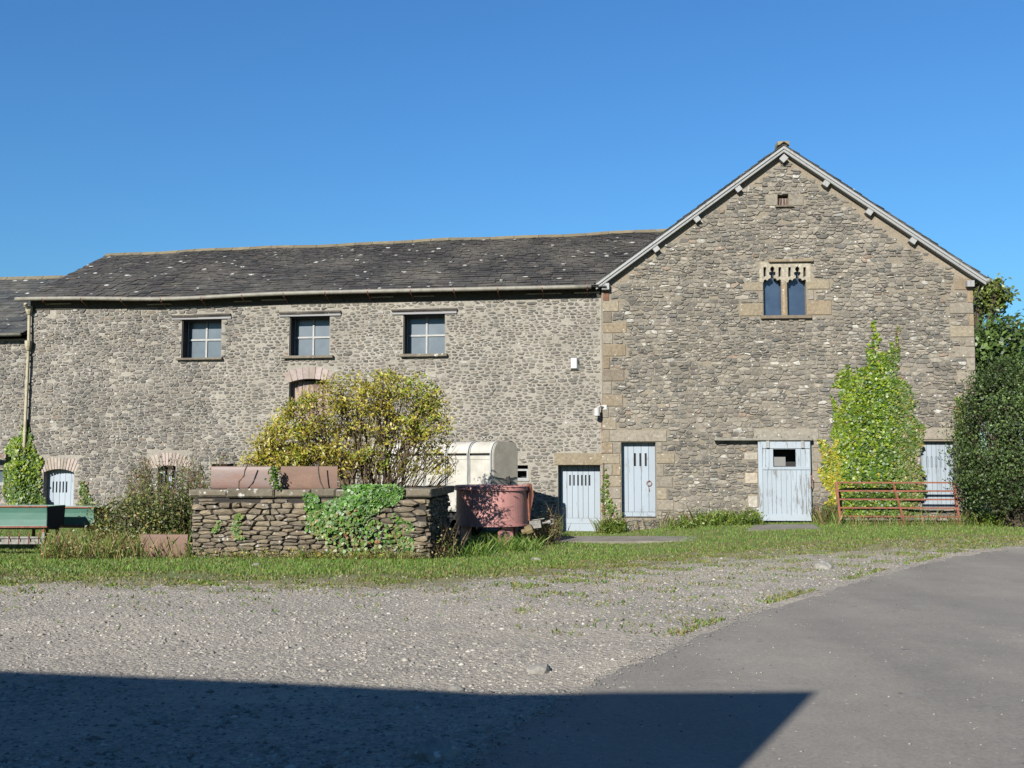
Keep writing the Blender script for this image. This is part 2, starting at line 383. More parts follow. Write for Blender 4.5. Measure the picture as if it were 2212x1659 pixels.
def vrubble(mb, s0, z0, s1, z1, holes, style, inside=None, y=0.0, m=1, jz=.2, A=2.5):
    """random rubble: power-diagram cells of jittered rows of seeds, each cell shrunk by its mortar joint and bulged"""
    seeds = []; z = z0
    while z < z1:
        st = style(.5 * (s0 + s1), z); h = rng.uniform(*st['h']) * (1.4 if rng.random() < .15 else 1); x = s0 - rng.random() * .2
        while x < s1:
            st = style(x, z); wd = rng.uniform(*st['w']) * (.6 + rng.random() ** 2 * .9)
            k = 2 if (wd > .2 and rng.random() < .28) else 1
            for q in range(k):
                hh = h / k; seeds.append((x + wd / 2 + rng.uniform(-.12, .12) * wd, z + hh * (q + .5) + rng.uniform(-jz, jz) * hh + wob(x, z) * 1.5, wd, hh))
            x += wd
        z += h
    S_ = np.array(seeds); X = np.stack([S_[:, 0], S_[:, 1] * A], 1); W_ = (.11 * np.minimum(S_[:, 2], S_[:, 3] * A * 1.5)) ** 2 * 6
    order = np.argsort(X[:, 0]); xs_ = X[order, 0]
    for i in range(len(X)):
        cx, cz = S_[i, 0], S_[i, 1]
        if not (s0 + .02 < cx < s1 - .02 and z0 - .1 < cz < z1 - .02): continue
        st = style(cx, cz)
        if inside and not inside(cx, cz, S_[i, 2] * .4, S_[i, 3] * .4): continue
        if rng.random() < st.get('skip', 0): continue
        if any(h[0] - .02 < cx < h[2] + .02 and h[1] - .02 < cz < h[3] + .02 for h in holes): continue
        lo, hi = np.searchsorted(xs_, X[i, 0] - .62), np.searchsorted(xs_, X[i, 0] + .62); cand = order[lo:hi]
        d2 = ((X[cand] - X[i]) ** 2).sum(1); cand = cand[np.argsort(d2)[1:19]]
        P = [(X[i, 0] - .45, X[i, 1] - .45), (X[i, 0] + .45, X[i, 1] - .45), (X[i, 0] + .45, X[i, 1] + .45), (X[i, 0] - .45, X[i, 1] + .45)]
        for j in cand:
            n = X[j] - X[i]; L2 = n @ n; L = math.sqrt(L2) + 1e-9; t = .5 + (W_[i] - W_[j]) / (2 * L2 + 1e-9)
            t = min(.85, max(.15, t)); g = st['gap'] * rng.uniform(.5, 1.6) * .5; off_ = max(.1 * L, t * L - g * (1 + abs(n[1]) / L * (A - 1)))
            P = clip(P, n[0] / L, n[1] / L, (X[i] @ n) / L + off_)
            if len(P) < 3: break
        if len(P) < 3: continue
        P = [(p[0], p[1] / A) for p in P]
        for h in holes + [(-99, z1, 99, 99), (s1, -99, 99, 99), (-99, -99, s0, 99)]:
            if h[0] > cx + .5 or h[2] < cx - .5 or h[1] > cz + .3 or h[3] < cz - .3: continue
            gaps = [(h[0] - cx, (1, 0, h[0] - .006)), (cx - h[2], (-1, 0, -h[2] - .006)), (h[1] - cz, (0, 1, h[1] - .006)), (cz - h[3], (0, -1, -h[3] - .006))]
            gp_ = max(gaps, key=lambda q: q[0])
            if gp_[0] > -.02 and len(P) > 2: P = clip(P, *gp_[1])
        if len(P) < 3: continue
        Q = []
        cut = st.get('cut', .13)
        for k in range(len(P)):
            a, b = P[k], P[(k + 1) % len(P)]
            Q.append((a[0] + (b[0] - a[0]) * cut, a[1] + (b[1] - a[1]) * cut)); Q.append((a[0] + (b[0] - a[0]) * (1 - cut), a[1] + (b[1] - a[1]) * (1 - cut)))
        mx = sum(p[0] for p in Q) / len(Q); mz = sum(p[1] for p in Q) / len(Q); n = len(Q)
        if max(p[0] for p in Q) - min(p[0] for p in Q) < .035 or max(p[1] for p in Q) - min(p[1] for p in Q) < .02: continue
        f = rng.uniform(*st.get('fill', (1, 1))); jt = .008; Q = [(mx + (p[0] - mx) * f + rng.uniform(-jt, jt), mz + (p[1] - mz) * f + rng.uniform(-jt, jt) * .6) for p in Q]
        rel = rng.uniform(*st['rel']); col = st['col'](); tx = rng.uniform(-.12, .12); tz = rng.uniform(-.3, .25); i0 = len(mb.v); k_ = rng.uniform(.78, .9)
        for p in Q: mb.v.append((p[0], y + .01, p[1]))
        for p in Q: mb.v.append((mx + (p[0] - mx) * k_, y - rel * rng.uniform(.65, 1) + tx * (p[0] - mx) * .3 + tz * (p[1] - mz) * .3, mz + (p[1] - mz) * k_))
        mb.v.append((mx + rng.uniform(-.02, .02), y - rel * rng.uniform(.9, 1.2), mz))
        for k in range(n):
            k2 = (k + 1) % n
            mb.f.append((i0 + k, i0 + k2, i0 + n + k2, i0 + n + k)); mb.m.append(m); mb.c.append(col)
            mb.f.append((i0 + n + k, i0 + n + k2, i0 + 2 * n)); mb.m.append(m); mb.c.append(col)

def palette(cols, var=.22):
    tot = sum(w_ for _, w_ in cols)
    def f():
        r = rng.random() * tot
        for c, w_ in cols:
            r -= w_
            if r <= 0: break
        k = rng.uniform(1 - var, 1 + var); l_ = lin(*c); return tuple(min(.8, q * k) for q in l_)
    return f

col_long = palette([((109, 107, 100), 5), ((98, 96, 92), 5), ((120, 116, 107), 4), ((86, 85, 81), 2.5), ((132, 124, 114), 2), ((133, 113, 99), .2), ((167, 164, 158), .5)], .18)
col_left = palette([((110, 107, 103), 5), ((101, 99, 96), 4), ((120, 115, 108), 4), ((126, 119, 109), 2), ((90, 88, 86), 3), ((129, 116, 101), .3), ((154, 152, 145), .5)], .18)
col_gab = palette([((129, 124, 115), 6), ((118, 115, 108), 5), ((139, 133, 123), 5), ((105, 104, 100), 4), ((150, 143, 132), 2.5), ((94, 92, 89), 1.2), ((136, 119, 104), .25), ((180, 178, 171), .6)], .27)
col_dry = palette([((112, 99, 79), 5), ((123, 109, 88), 4), ((98, 88, 71), 3), ((135, 121, 96), 2), ((149, 139, 118), .4)], .14)

def st_long(s, z):
    seam = LSEAM + .5 * math.sin(z * 1.3)
    if s < seam: return dict(h=(.06, .13), w=(.11, .32), gap=.009, rel=(.01, .035), col=col_left, fill=(.93, 1.02), skip=.03)
    return dict(h=(.05, .115), w=(.11, .3), gap=.016, rel=(.008, .028), col=col_long, skip=.05, fill=(.72, 1.04), cut=.2)
st_gab = lambda s, z: dict(h=(.045, .135), w=(.085, .32), gap=.007, rel=(.012, .042), col=col_gab, skip=.015, fill=(.93, 1.04), cut=.12)
st_dry = lambda s, z: dict(h=(.05, .11), w=(.17, .46), gap=.006, rel=(.04, .1), col=col_dry, cut=.14, fill=(.96, 1.03))
LSEAM = LF.hit(490, 900)[0]

def block(mb, r, col, proud=.018, back=.03, bev=.012, m=0):
    mb.box(r[0] + .004, -proud - rng.uniform(0, .006), r[1] + .004, r[2] - .004, back, r[3] - .004, m, col, bev)

def arch(mb, r, rise, thick, n, y0=-.012, y1=.3, cols=None, m=0, extend=.06, gap=.02):
    """voussoirs of a segmental arch over the opening r whose crown is the top of r"""
    hw = (r[2] - r[0]) / 2; cx = (r[0] + r[2]) / 2; rad = (hw * hw + rise * rise) / (2 * rise); cz = r[3] - rad
    a = math.asin(min(1, hw / rad)) + extend / rad
    for k in range(n):
        t0 = -a + 2 * a * k / n + gap / 2 / rad; t1 = -a + 2 * a * (k + 1) / n - gap / 2 / rad
        tt = thick * rng.uniform(.93, 1.05); pts = []
        for (rr, t) in ((rad, t0), (rad, (t0 + t1) / 2), (rad, t1), (rad + tt, t1), (rad + tt, t0)):
            pts.append((cx + rr * math.sin(t), cz + rr * math.cos(t)))
        mb.slab([(p[0], y0 - rng.uniform(0, .006), p[1]) for p in pts], y1 - y0, m, cols() if cols else (1, 1, 1))

def planks(mb, r, y, n, thick=.035, holes=(), gap=.009, m=0):
    x = r[0]; wds = [rng.uniform(.85, 1.15) for _ in range(n)]; t = sum(wds)
    for k in range(n):
        x1 = x + (r[2] - r[0]) * wds[k] / t; g = rng.uniform(.9, 1.04); yy = y + rng.uniform(0, .004); c = (g, g, g)
        a, b = x + gap / 2, x1 - gap / 2
        facade(mb, a, r[1], b, r[3], holes, yy, m=m, c=c, reveal=thick)
        mb.face([(a, yy, r[1]), (a, yy, r[3]), (a, yy + thick, r[3]), (a, yy + thick, r[1])], m, c)
        mb.face([(b, yy, r[3]), (b, yy, r[1]), (b, yy + thick, r[1]), (b, yy + thick, r[3])], m, c)
        x = x1

# ------------------------------------------------------------------ THE SETTING: ground, yard, road
def ground_grid(name, xs, ys, dz, mat, colfn=None, keep=None):
    V = [(x, y, gz(x, y) + dz) for y in ys for x in xs]; nx = len(xs); Fs = []
    for j in range(len(ys) - 1):
        for i in range(nx - 1):
            if keep and not keep((xs[i] + xs[i + 1]) / 2, (ys[j] + ys[j + 1]) / 2): continue
            Fs.append((j * nx + i, j * nx + i + 1, (j + 1) * nx + i + 1, (j + 1) * nx + i))
    Fs = np.array(Fs)
    return V, Fs

# boundary of the gravel yard (towards the grass) and of the tarmac
EDGE = [gp(*p)[:2] for p in ((-700, 1262), (-300, 1256), (0, 1250), (300, 1250), (600, 1252), (900, 1250), (1100, 1240), (1300, 1218), (1500, 1196), (1700, 1184), (1900, 1174), (2212, 1162), (2500, 1152))]
ROADE = [gp(*p)[:2] for p in ((985, 1659), (1110, 1570), (1240, 1492), (1340, 1438), (1500, 1366), (1700, 1296), (1900, 1236), (2050, 1200), (2212, 1178), (2400, 1166), (2800, 1150))]
EDGE = np.array(EDGE); ROADE = np.array(ROADE)
def edge_y(x): return float(np.interp(x, EDGE[:, 0], EDGE[:, 1]))
def road_y(x):   # far limit of the tarmac at x
    if x <= ROADE[0, 0]:
        return ROADE[0, 1] + (x - ROADE[0, 0]) * 1.15
    return float(np.interp(x, ROADE[:, 0], ROADE[:, 1]))

def gmat_grass():
    m, nt, bs = newmat("grassy_ground"); v = coords(nt)
    a = noise(nt, v, 1.1, 6, .65); b = noise(nt, v, 18, 5, .7)
    col = mix(nt, ramp(nt, a, .35, .65), lin(104, 122, 52), lin(136, 128, 74))
    col = mix(nt, .8, col, ramp(nt, b, .3, .7, (.4, .4, .35), (1.2, 1.2, 1.1)), 'MULTIPLY')
    nt.links.new(col, bs.inputs["Base Color"]); bs.inputs["Roughness"].default_value = .95; bump(nt, bs, b, .7, .04); return m
M['grassground'] = gmat_grass()

def gmat_gravel():
    m, nt, bs = newmat("gravel"); v = coords(nt)
    vo = nd(nt, "ShaderNodeTexVoronoi"); vo.inputs["Scale"].default_value = 26; nt.links.new(v, vo.inputs["Vector"])
    vo2 = nd(nt, "ShaderNodeTexVoronoi"); vo2.inputs["Scale"].default_value = 60; nt.links.new(v, vo2.inputs["Vector"])
    big = noise(nt, v, .5, 5, .6); mid = noise(nt, v, 3.2, 5, .65); fine = noise(nt, v, 70, 4, .7)
    col = mix(nt, ramp(nt, big, .38, .64), lin(196, 186, 170), lin(182, 173, 158))
    hs = nd(nt, "ShaderNodeSeparateColor"); nt.links.new(vo.outputs["Color"], hs.inputs[0])
    col = mix(nt, .55, col, ramp(nt, hs.outputs[0], 0, 1, (.55, .55, .56), (1.3, 1.28, 1.24)), 'MULTIPLY')
    hs2 = nd(nt, "ShaderNodeSeparateColor"); nt.links.new(vo2.outputs["Color"], hs2.inputs[0])
    col = mix(nt, .5, col, ramp(nt, hs2.outputs[1], 0, 1, (.5, .5, .5), (1.3, 1.3, 1.28)), 'MULTIPLY')
    col = mix(nt, .4, col, ramp(nt, mid, .3, .7, (.7, .68, .64), (1.15, 1.15, 1.15)), 'MULTIPLY')
    trk = noise(nt, coords(nt, (.22, .75, 1)), 1.3, 5, .6, .5); col = mix(nt, ramp(nt, trk, .5, .66, (0, 0, 0), (.6, .6, .6)), col, lin(206, 194, 172))
    drk = noise(nt, v, 1.7, 6, .7, .3); col = mix(nt, ramp(nt, drk, .6, .74, (0, 0, 0), (.5, .5, .5)), col, lin(128, 122, 112))
    # weedy fringe: vertex colour says how near the grass edge is
    at_ = nd(nt, "ShaderNodeAttribute"); at_.attribute_name = "Col"
    sp = nd(nt, "ShaderNodeSeparateColor"); nt.links.new(at_.outputs["Color"], sp.inputs[0])
    ad = nd(nt, "ShaderNodeMath", operation='ADD'); nt.links.new(sp.outputs[0], ad.inputs[0]); nt.links.new(noise(nt, coords(nt, (.7, 1.3, 1)), 5.5, 9, .8, .4), ad.inputs[1])
    fr = ramp(nt, ad.outputs[0], .9, 1.06, (0, 0, 0), (.9, .9, .9))
    dry = mix(nt, ramp(nt, noise(nt, v, 9, 8, .75), .38, .6), lin(160, 144, 102), lin(116, 122, 62)); dry = mix(nt, .7, dry, ramp(nt, fine, .3, .7, (.5, .5, .45), (1.3, 1.3, 1.2)), 'MULTIPLY')
    col = mix(nt, fr, col, dry)
    nt.links.new(col, bs.inputs["Base Color"]); bs.inputs["Roughness"].default_value = .95
    sub = nd(nt, "ShaderNodeMath", operation='SUBTRACT'); nt.links.new(fine, sub.inputs[0]); nt.links.new(vo.outputs["Distance"], sub.inputs[1])
    bump(nt, bs, sub.outputs[0], .9, .03); return m
M['gravel'] = gmat_gravel()

def gmat_road():
    m, nt, bs = newmat("tarmac"); v = coords(nt)
    big = noise(nt, v, .45, 5, .6); mid = noise(nt, v, 2.6, 5, .6); fine = noise(nt, v, 48, 5, .75)
    stripes = noise(nt, coords(nt, (.9, .18, 1)), 1.0, 3, .5)
    col = mix(nt, ramp(nt, big, .35, .65), lin(152, 145, 134), lin(138, 132, 122))
    col = mix(nt, .5, col, ramp(nt, stripes, .35, .65, (.74, .74, .75), (1.14, 1.13, 1.1)), 'MULTIPLY')
    col = mix(nt, .35, col, ramp(nt, mid, .3, .7, (.75, .75, .75), (1.15, 1.14, 1.1)), 'MULTIPLY')
    col = mix(nt, .6, col, ramp(nt, fine, .3, .7, (.6, .6, .6), (1.3, 1.3, 1.28)), 'MULTIPLY')
    agg = noise(nt, v, 26, 7, .85); col = mix(nt, .55, col, ramp(nt, agg, .32, .68, (.6, .6, .6), (1.32, 1.3, 1.26)), 'MULTIPLY')
    sp = dots(nt, v, 9, .06, .12, .4); col = mix(nt, sp, col, lin(186, 180, 166)); spd = dots(nt, coords(nt, (.6, 1.6, 1)), 3.1, .05, .1, .3); col = mix(nt, spd, col, lin(70, 68, 66))
    scuff = noise(nt, coords(nt, (.5, 1.4, 1)), 1.1, 6, .75, .8); col = mix(nt, ramp(nt, scuff, .6, .72, (0, 0, 0), (.55, .55, .55)), col, lin(172, 164, 148))
    sp3 = dots(nt, v, 1.1, .05, .13, .2); col = mix(nt, sp3, col, lin(140, 136, 126))
    nt.links.new(col, bs.inputs["Base Color"]); bs.inputs["Roughness"].default_value = .85; bump(nt, bs, fine, .5, .006); return m
M['road'] = gmat_road()

def lspace(a, b, st): n = max(1, int(round((b - a) / st))); return [a + (b - a) * i / n for i in range(n + 1)]
xs = [-4000, -800, -200, -80] + lspace(-40, 40, .8) + [80, 200, 800, 4000]
ys = [-4000, -600, -100, -40] + lspace(-12, 44, .8) + [80, 200, 800, 5000]
V, Fs = ground_grid("ground", xs, ys, 0, None)
g = np_mesh("ground", np.array(V), Fs, np.ones((len(Fs), 3)), M['grassground']); tag(g, kind='structure')

xs = lspace(-34, 26, .3); NV = 46; V = []; Fs = []; C = []
near = -9.0
for i, x in enumerate(xs):
    e = edge_y(x) + .22 * math.sin(x * 2.1) + .15 * math.sin(x * 5.3 + 1) + .1 * math.sin(x * 11.7)
    for j in range(NV):
        y = near + (e - near) * j / (NV - 1); V.append((x, y, gz(x, y) + .006))
for i in range(len(xs) - 1):
    for j in range(NV - 1):
        a = i * NV + j; Fs.append((a, a + NV, a + NV + 1, a + 1))
        x = xs[i]; y = V[a][1]; d = edge_y(x) - y; far = 1 - sm(.0, 4.6 if x > 1 else 2.8, d); C.append((.68 * far, 0, 0))
y_ = np_mesh("gravel_yard", np.array(V), np.array(Fs), np.array(C), M['gravel']); tag(y_, kind='structure')

xs = lspace(ROADE[0, 0] - 9, 30, .09); V = []; Fs = []; NV = 24
for i, x in enumerate(xs):
    e = road_y(x) + .05 * math.sin(x * 3.1) + .04 * math.sin(x * 7.7 + 1) + rng.uniform(-.05, .04) + .03 * math.sin(x * 23); n0 = -9.5
    e = max(e, n0 + .1)
    for j in range(NV):
        y = n0 + (e - n0) * j / (NV - 1); V.append((x, y, gz(x, y) + .016 * min(1, (e - y) / .05 + .2)))
for i in range(len(xs) - 1):
    for j in range(NV - 1):
        a = i * NV + j; Fs.append((a, a + NV, a + NV + 1, a + 1))
r_ = np_mesh("road", np.array(V), np.array(Fs), np.ones((len(Fs), 3)), M['road']); tag(r_, kind='structure')

def slab_on_ground(name, pts, h, mat):
    mb = MB(); P = [gp(*p) for p in pts]; zz = max(p[2] for p in P) + h
    mb.slab([(p[0], p[1], p[2] + h) for p in P], .3); o = mb.build(name, mat); return tag(o, kind='structure')
slab_on_ground("path", ((1190, 1170), (1500, 1168), (1512, 1158), (1200, 1158)), .0, M['concrete'])
slab_on_ground("doorstep", ((1612, 1147), (1775, 1144), (1755, 1133), (1632, 1134)), .01, M['concrete'])

# ------------------------------------------------------------------ THE LONG BARN
SL = LF.hit(58, 900)[0]                       # left end of the long wall
barn = empty("long_barn", LF.O, -LF.phi, "long low stone barn with dark slate roof and three upper windows", "barn")
WIN = [(392, 689, 478, 773.5), (625, 683, 712, 768.6), (871, 678.6, 961, 764.6)]
LINT = [((372, 677, 499, 684), (372, 684, 500, 690)), ((604, 671, 737, 677), (604, 677, 737, 683.3)), ((847, 664.5, 988, 672), (847, 672, 987, 678.8))]
SILL = [(383, 773.5, 482, 778), (614, 768.6, 721, 774.5), (866, 764.8, 967, 771)]
wr = [LF.rect(*q) for q in WIN]
d_low = LF.rect(1205.6, 1005, 1297, 1154); d_arch = LF.rect(93, 1013, 159, 1100); d_win = LF.rect(340, 1005, 379, 1064); d_load = LF.rect(624, 818, 711, 905)
v_slot = LF.rect(457, 1002, 512, 1030); w_small = LF.rect(1110.5, 1005, 1140.5, 1036.5)
holes = wr + [d_low, d_arch, d_win, d_load, v_slot, w_small]
EAVE_Z = LF.hit(60, 650)[1]; EAVE_R = LF.hit(1290, 624)[1]
def eave(s): t = (s - SL) / (0 - SL); return EAVE_Z + (EAVE_R - EAVE_Z) * t - .09 * math.exp(-((s - LF.hit(373, 650)[0]) / 2.2) ** 2)
lr = [LF.rect(1197, 978, 1302, 1005)]
noston = holes + [LF.rect(*q[0]) for q in LINT] + [LF.rect(*q[1]) for q in LINT] + [LF.rect(*q) for q in SILL] + lr + [LF.rect(87, 985, 167, 1015), LF.rect(320, 972, 408, 1006), LF.rect(622, 791, 713, 820), LF.rect(1106, 1002, 1146, 1042)]
mb = MB(); ZT = 6.15
facade(mb, SL, -.8, .0, ZT, holes, 0, m=0, reveal=.45)
mb.face([(SL, .0, -.8), (SL, 8.4, -.8), (SL, 8.4, ZT), (SL, 0, ZT)], 0); mb.face([(SL, 0, ZT), (SL, 8.4, ZT), (SL, 4.2, 8.4)], 0)
mb.face([(SL, 8.4, -.8), (0, 8.4, -.8), (0, 8.4, ZT), (SL, 8.4, ZT)], 0)
vrubble(mb, SL + .02, -.35, -.03, ZT - .12, noston, st_long)
mb.build("wall", [M['mortar_pale'], M['stone_long']], barn)

# windows with their slate lintels, boards and sills
for r, (a, b), c in zip(wr, LINT, SILL):
    mb = MB(); t = .045; y = .34; x0, z0, x1, z1 = r
    mb.box(x0, y, z0, x0 + t, y + .06, z1); mb.box(x1 - t, y, z0, x1, y + .06, z1); mb.box(x0 + t, y, z1 - t, x1 - t, y + .06, z1); mb.box(x0 + t, y, z0, x1 - t, y + .06, z0 + t)
    xm = (x0 + x1) / 2; zm = (z0 + z1) / 2
    mb.box(xm - .025, y - .004, z0 + t, xm + .025, y + .05, z1 - t); mb.box(x0 + t, y - .002, zm - .025, xm - .025, y + .05, zm + .025); mb.box(xm + .025, y - .002, zm - .025, x1 - t, y + .05, zm + .025)
    wo = mb.build("window", M['frame_grey'], barn)
    mb = MB(); mb.box(x0 + .003, .03, z0 + .002, x0 + .03, y - .01, z1 - .003); mb.box(x0 + .052, .06, z1 - .05, x1 - .003, y - .01, z1 - .003); mb.build("jamb_shade_lining", M['dark_timber'], wo)  # dark frame strips, left and top only, that also paint in the reveal's shade
    mb = MB(); mb.box(x0 + .01, y + .03, z0 + .01, x1 - .01, y + .045, z1 - .01); mb.build("pane", M['glass'], wo)
    mb = MB(); q = LF.rect(*a); p_ = q[0]
    while p_ < q[2] - .05:
        wd = min(rng.uniform(.35, .75), q[2] - p_); zz = q[1] + rng.uniform(-.008, .012)
        mb.box(p_, -.075 - rng.uniform(0, .02), zz + .012, p_ + wd, .05, zz + .055, 0, lin(70, 66, 60)); mb.box(p_ + .02, -.06 - rng.uniform(0, .015), zz - .02, min(p_ + wd + .1, q[2]), .05, zz + .011, 0, lin(58, 54, 50)); p_ += wd
    mb.build("slate_drip", M['dressed'], wo)
    mb = MB(); q = LF.rect(*b); mb.box(q[0], -.045, q[1], q[2], .44, q[3], 0, (.62, .6, .62), .004); mb.build("lintel", M['white'], wo)
    mb = MB(); q = LF.rect(*c); mb.box(q[0], -.12, q[1], q[2], .25, q[3], 0, lin(112, 104, 90), .01); mb.build("sill", M['dressed'], wo)

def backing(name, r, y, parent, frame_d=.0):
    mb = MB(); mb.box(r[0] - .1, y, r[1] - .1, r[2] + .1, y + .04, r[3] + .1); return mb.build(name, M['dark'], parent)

def slots(fr, xs, y0, y1, wpx, d):
    return [fr.rect(x - wpx / 2, y0, x + wpx / 2, y1, d) for x in xs]

# low plank door with six slots
zx = lambda z_: (1600 + z_ / 2.011) / 1.8517
mb = MB(); r = d_low; y = .3
hl = slots(LF, [zx(q) for q in (1368, 1400, 1432, 1463, 1494, 1525)], 1026, 1049, 3.4, y)
b1 = LF.hit(1250, 1119, y)[1]; b2 = LF.hit(1250, 1131, y)[1]
planks(mb, (r[0] + .05, b1, r[2] - .02, r[3] - .02), y, 7, holes=hl); mb.box(r[0] + .05, y - .004, b2 + .005, r[2] - .02, y + .03, b1 - .005); mb.box(r[0] + .05, y, r[1] + .02, r[2] - .02, y + .03, b2)
mb.box(r[0], y - .03, r[1], r[0] + .05, y + .08, r[3], 0, (.35, .33, .3))
do = mb.build("door", M['paint'], barn); do['label'] = "low pale blue plank door with six narrow slots"
backing("door_back", r, y + .042, do)
mb = MB(); q = lr[0]; block(mb, q, lin(140, 128, 104), .02, .44); mb.build("lintel", M['dressed'], do)

# arched plank door at the left, half window and loading door
pink = lambda: (lambda k: (k, k * rng.uniform(.95, 1.02), k * rng.uniform(.93, 1.03)))(rng.uniform(.8, 1.15))
mb = MB(); r = d_arch; y = .22; za = lambda z_: (0 + z_ / 2.011) / 1.8517
hl = slots(LF, [za(q) for q in (428, 455, 482, 508, 535)], 1040, 1064, 3.2, y)
planks(mb, r, y, 5, holes=hl); do = mb.build("door", M['paint'], barn); do['label'] = "arched pale blue door with five slots at the left"
backing("door_back", r, y + .042, do)
mb = MB(); arch(mb, (r[0], r[1], r[2], r[3]), .1, .34, 13, cols=pink, y1=.21); mb.build("arch", M['brick_pink'], do)
mb = MB(); r = d_win; y = .2
mb.box(r[0], y, r[1], r[0] + .12, y + .08, r[3]); mb.box(r[2] - .1, y, r[1], r[2], y + .08, r[3]); mb.box(r[0] + .12, y + .01, r[1], r[2] - .1, y + .07, r[1] + .08); mb.box((r[0] + r[2]) / 2 - .03, y + .01, r[1] + .08, (r[0] + r[2]) / 2 + .05, y + .07, r[3])
wo = mb.build("window", M['paint'], barn); backing("pane", r, y + .085, wo)
mb = MB(); arch(mb, LF.rect(330, 1005, 398, 1064), .14, .36, 14, cols=pink, y1=.19); mb.build("arch", M['brick_pink'], wo)
mb = MB(); r = d_load; y = .24; planks(mb, (r[0] + .06, r[1], r[2] - .02, r[3] - .05), y, 5, gap=.014); mb.box(r[0], y - .06, r[1], r[0] + .06, y + .05, r[3], 0, (.5, .5, .5))
do = mb.build("loading_door", M['wood'], barn); backing("door_back", r, y + .052, do)
mb = MB(); arch(mb, r, .1, .32, 8, cols=pink, y1=.23); mb.build("arch", M['brick_pink'], do)
vo = backing("vent_slot", v_slot, .4, barn)
mb = MB(); r = w_small; y = .12; t = .05; mb.box(r[0], y, r[1], r[0] + t, y + .07, r[3] - .1); mb.box(r[2] - t, y, r[1], r[2], y + .07, r[3] - .1); mb.box(r[0] + t, y, r[1], r[2] - t, y + .07, r[1] + t); mb.box(r[0] + t, y, r[3] - .15, r[2] - t, y + .07, r[3] - .1)
mb.box(r[0] - .02, -.03, r[1] - .03, r[2] + .03, .11, r[1]); wo = mb.build("window", M['white'], barn); wo['label'] = "tiny white framed window without glass"; backing("window_back", r, .4, wo)

# slate roof
def slates(mb, s0, s1, p0, p1, expo, wid, cols, keep=None, m=0, zadj=None):
    """rows of slates between the eave point p0=(y,z) and the ridge p1=(y,z)"""
    p0 = np.array(p0); p1 = np.array(p1); L = np.linalg.norm(p1 - p0); d = (p1 - p0) / L; nrm = np.array([-d[1], d[0]])
    if nrm[1] < 0: nrm = -nrm
    v = 0.0
    while v < L - .02:
        t = v / L; e = expo[0] + (expo[1] - expo[0]) * t; wA = wid[0] + (wid[1] - wid[0]) * t; v2 = min(v + e * 1.9, L)
        x = s0 - rng.random() * wA
        while x < s1:
            wd = wA * rng.uniform(.6, 1.35); a, b = max(s0, x), min(s1, x + wd)
            if b - a > .03:
                sc = (a + b) / 2; yc, zc = p0 + d * (v + e * .5)
                if keep is None or keep(sc, yc, zc):
                    za = zadj(sc, t) if zadj else 0; o1 = .022 + rng.uniform(0, .02); vv = v - rng.uniform(0, .045); th = .012
                    q0 = p0 + d * vv + nrm * o1; q1 = p0 + d * v2 + nrm * .006
                    g = .006; c = cols(); k = rng.uniform(-.008, .008)
                    mb.slab([(a + g, q0[0], q0[1] + za + k), (b - g, q0[0], q0[1] + za - k), (b - g, q1[0], q1[1] + za), (a + g, q1[0], q1[1] + za)], th, m, c, tuple(k_ * .25 for k_ in c))  # edges darkened to paint in the shadow lines between the courses
            x += wd
        v += e
col_slate = palette([((55, 52, 47), 5), ((63, 59, 52), 4), ((48, 44, 41), 4), ((75, 68, 59), 1.5), ((59, 57, 53), 2)], .24)
col_slate2 = palette([((56, 59, 58), 5), ((67, 70, 67), 4), ((47, 50, 50), 4), ((85, 86, 79), 1.2)], .2)
APX = GF.hit(1690, 322); EVL = GF.hit(1287, 616); EVR = GF.hit(2124, 606)
gsl = (APX[1] - EVL[1]) / (APX[0] - EVL[0]); gsr = (APX[1] - EVR[1]) / (EVR[0] - APX[0])
def gable_z(s): return EVL[1] + gsl * (s - EVL[0]) if s < APX[0] else EVR[1] + gsr * (EVR[0] - s)
RIDGE_D = 4.25; RZ = 8.52
def zadj_l(s, t): return (eave(s) - EAVE_Z) * (1 - t) + t * (.012 * (s - SL) + .018 * math.sin(s * .9) + .012 * math.sin(s * 2.3 + 1))
mb = MB(); E0 = (-.3, EAVE_Z + .02); E1 = (RIDGE_D, RZ)
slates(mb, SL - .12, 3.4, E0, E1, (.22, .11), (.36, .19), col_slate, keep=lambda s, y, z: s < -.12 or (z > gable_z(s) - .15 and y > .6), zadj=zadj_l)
NS = 40
for k in range(NS):       # deck below the slates
    a = SL - .1 + (-.15 - SL + .1) * k / NS; b = SL - .1 + (-.15 - SL + .1) * (k + 1) / NS
    P = lambda s, t: (s, E0[0] + (E1[0] - E0[0]) * t, E0[1] + (E1[1] - E0[1]) * t + zadj_l(s, t) - .012)
    for j in range(4): mb.face([P(a, j / 4), P(b, j / 4), P(b, j / 4 + .25), P(a, j / 4 + .25)], 0, (.02, .02, .02))
for k in range(24):
    for j in range(24):
        a = -.15 + 3.5 * k / 24; b = a + 3.5 / 24
        if P((a + b) / 2, (j + .5) / 24)[2] > gable_z(b) - .3: mb.face([P(a, j / 24), P(b, j / 24), P(b, (j + 1) / 24), P(a, (j + 1) / 24)], 0, (.02, .02, .02))
mb.face([(SL - .1, RIDGE_D, RZ - .02), (0, RIDGE_D, RZ + .1), (0, 8.7, 6.2), (SL - .1, 8.7, 6.2)], 0, (.04, .04, .04))
ro = mb.build("roof", M['slate'], barn)
mb = MB(); x = SL - .15
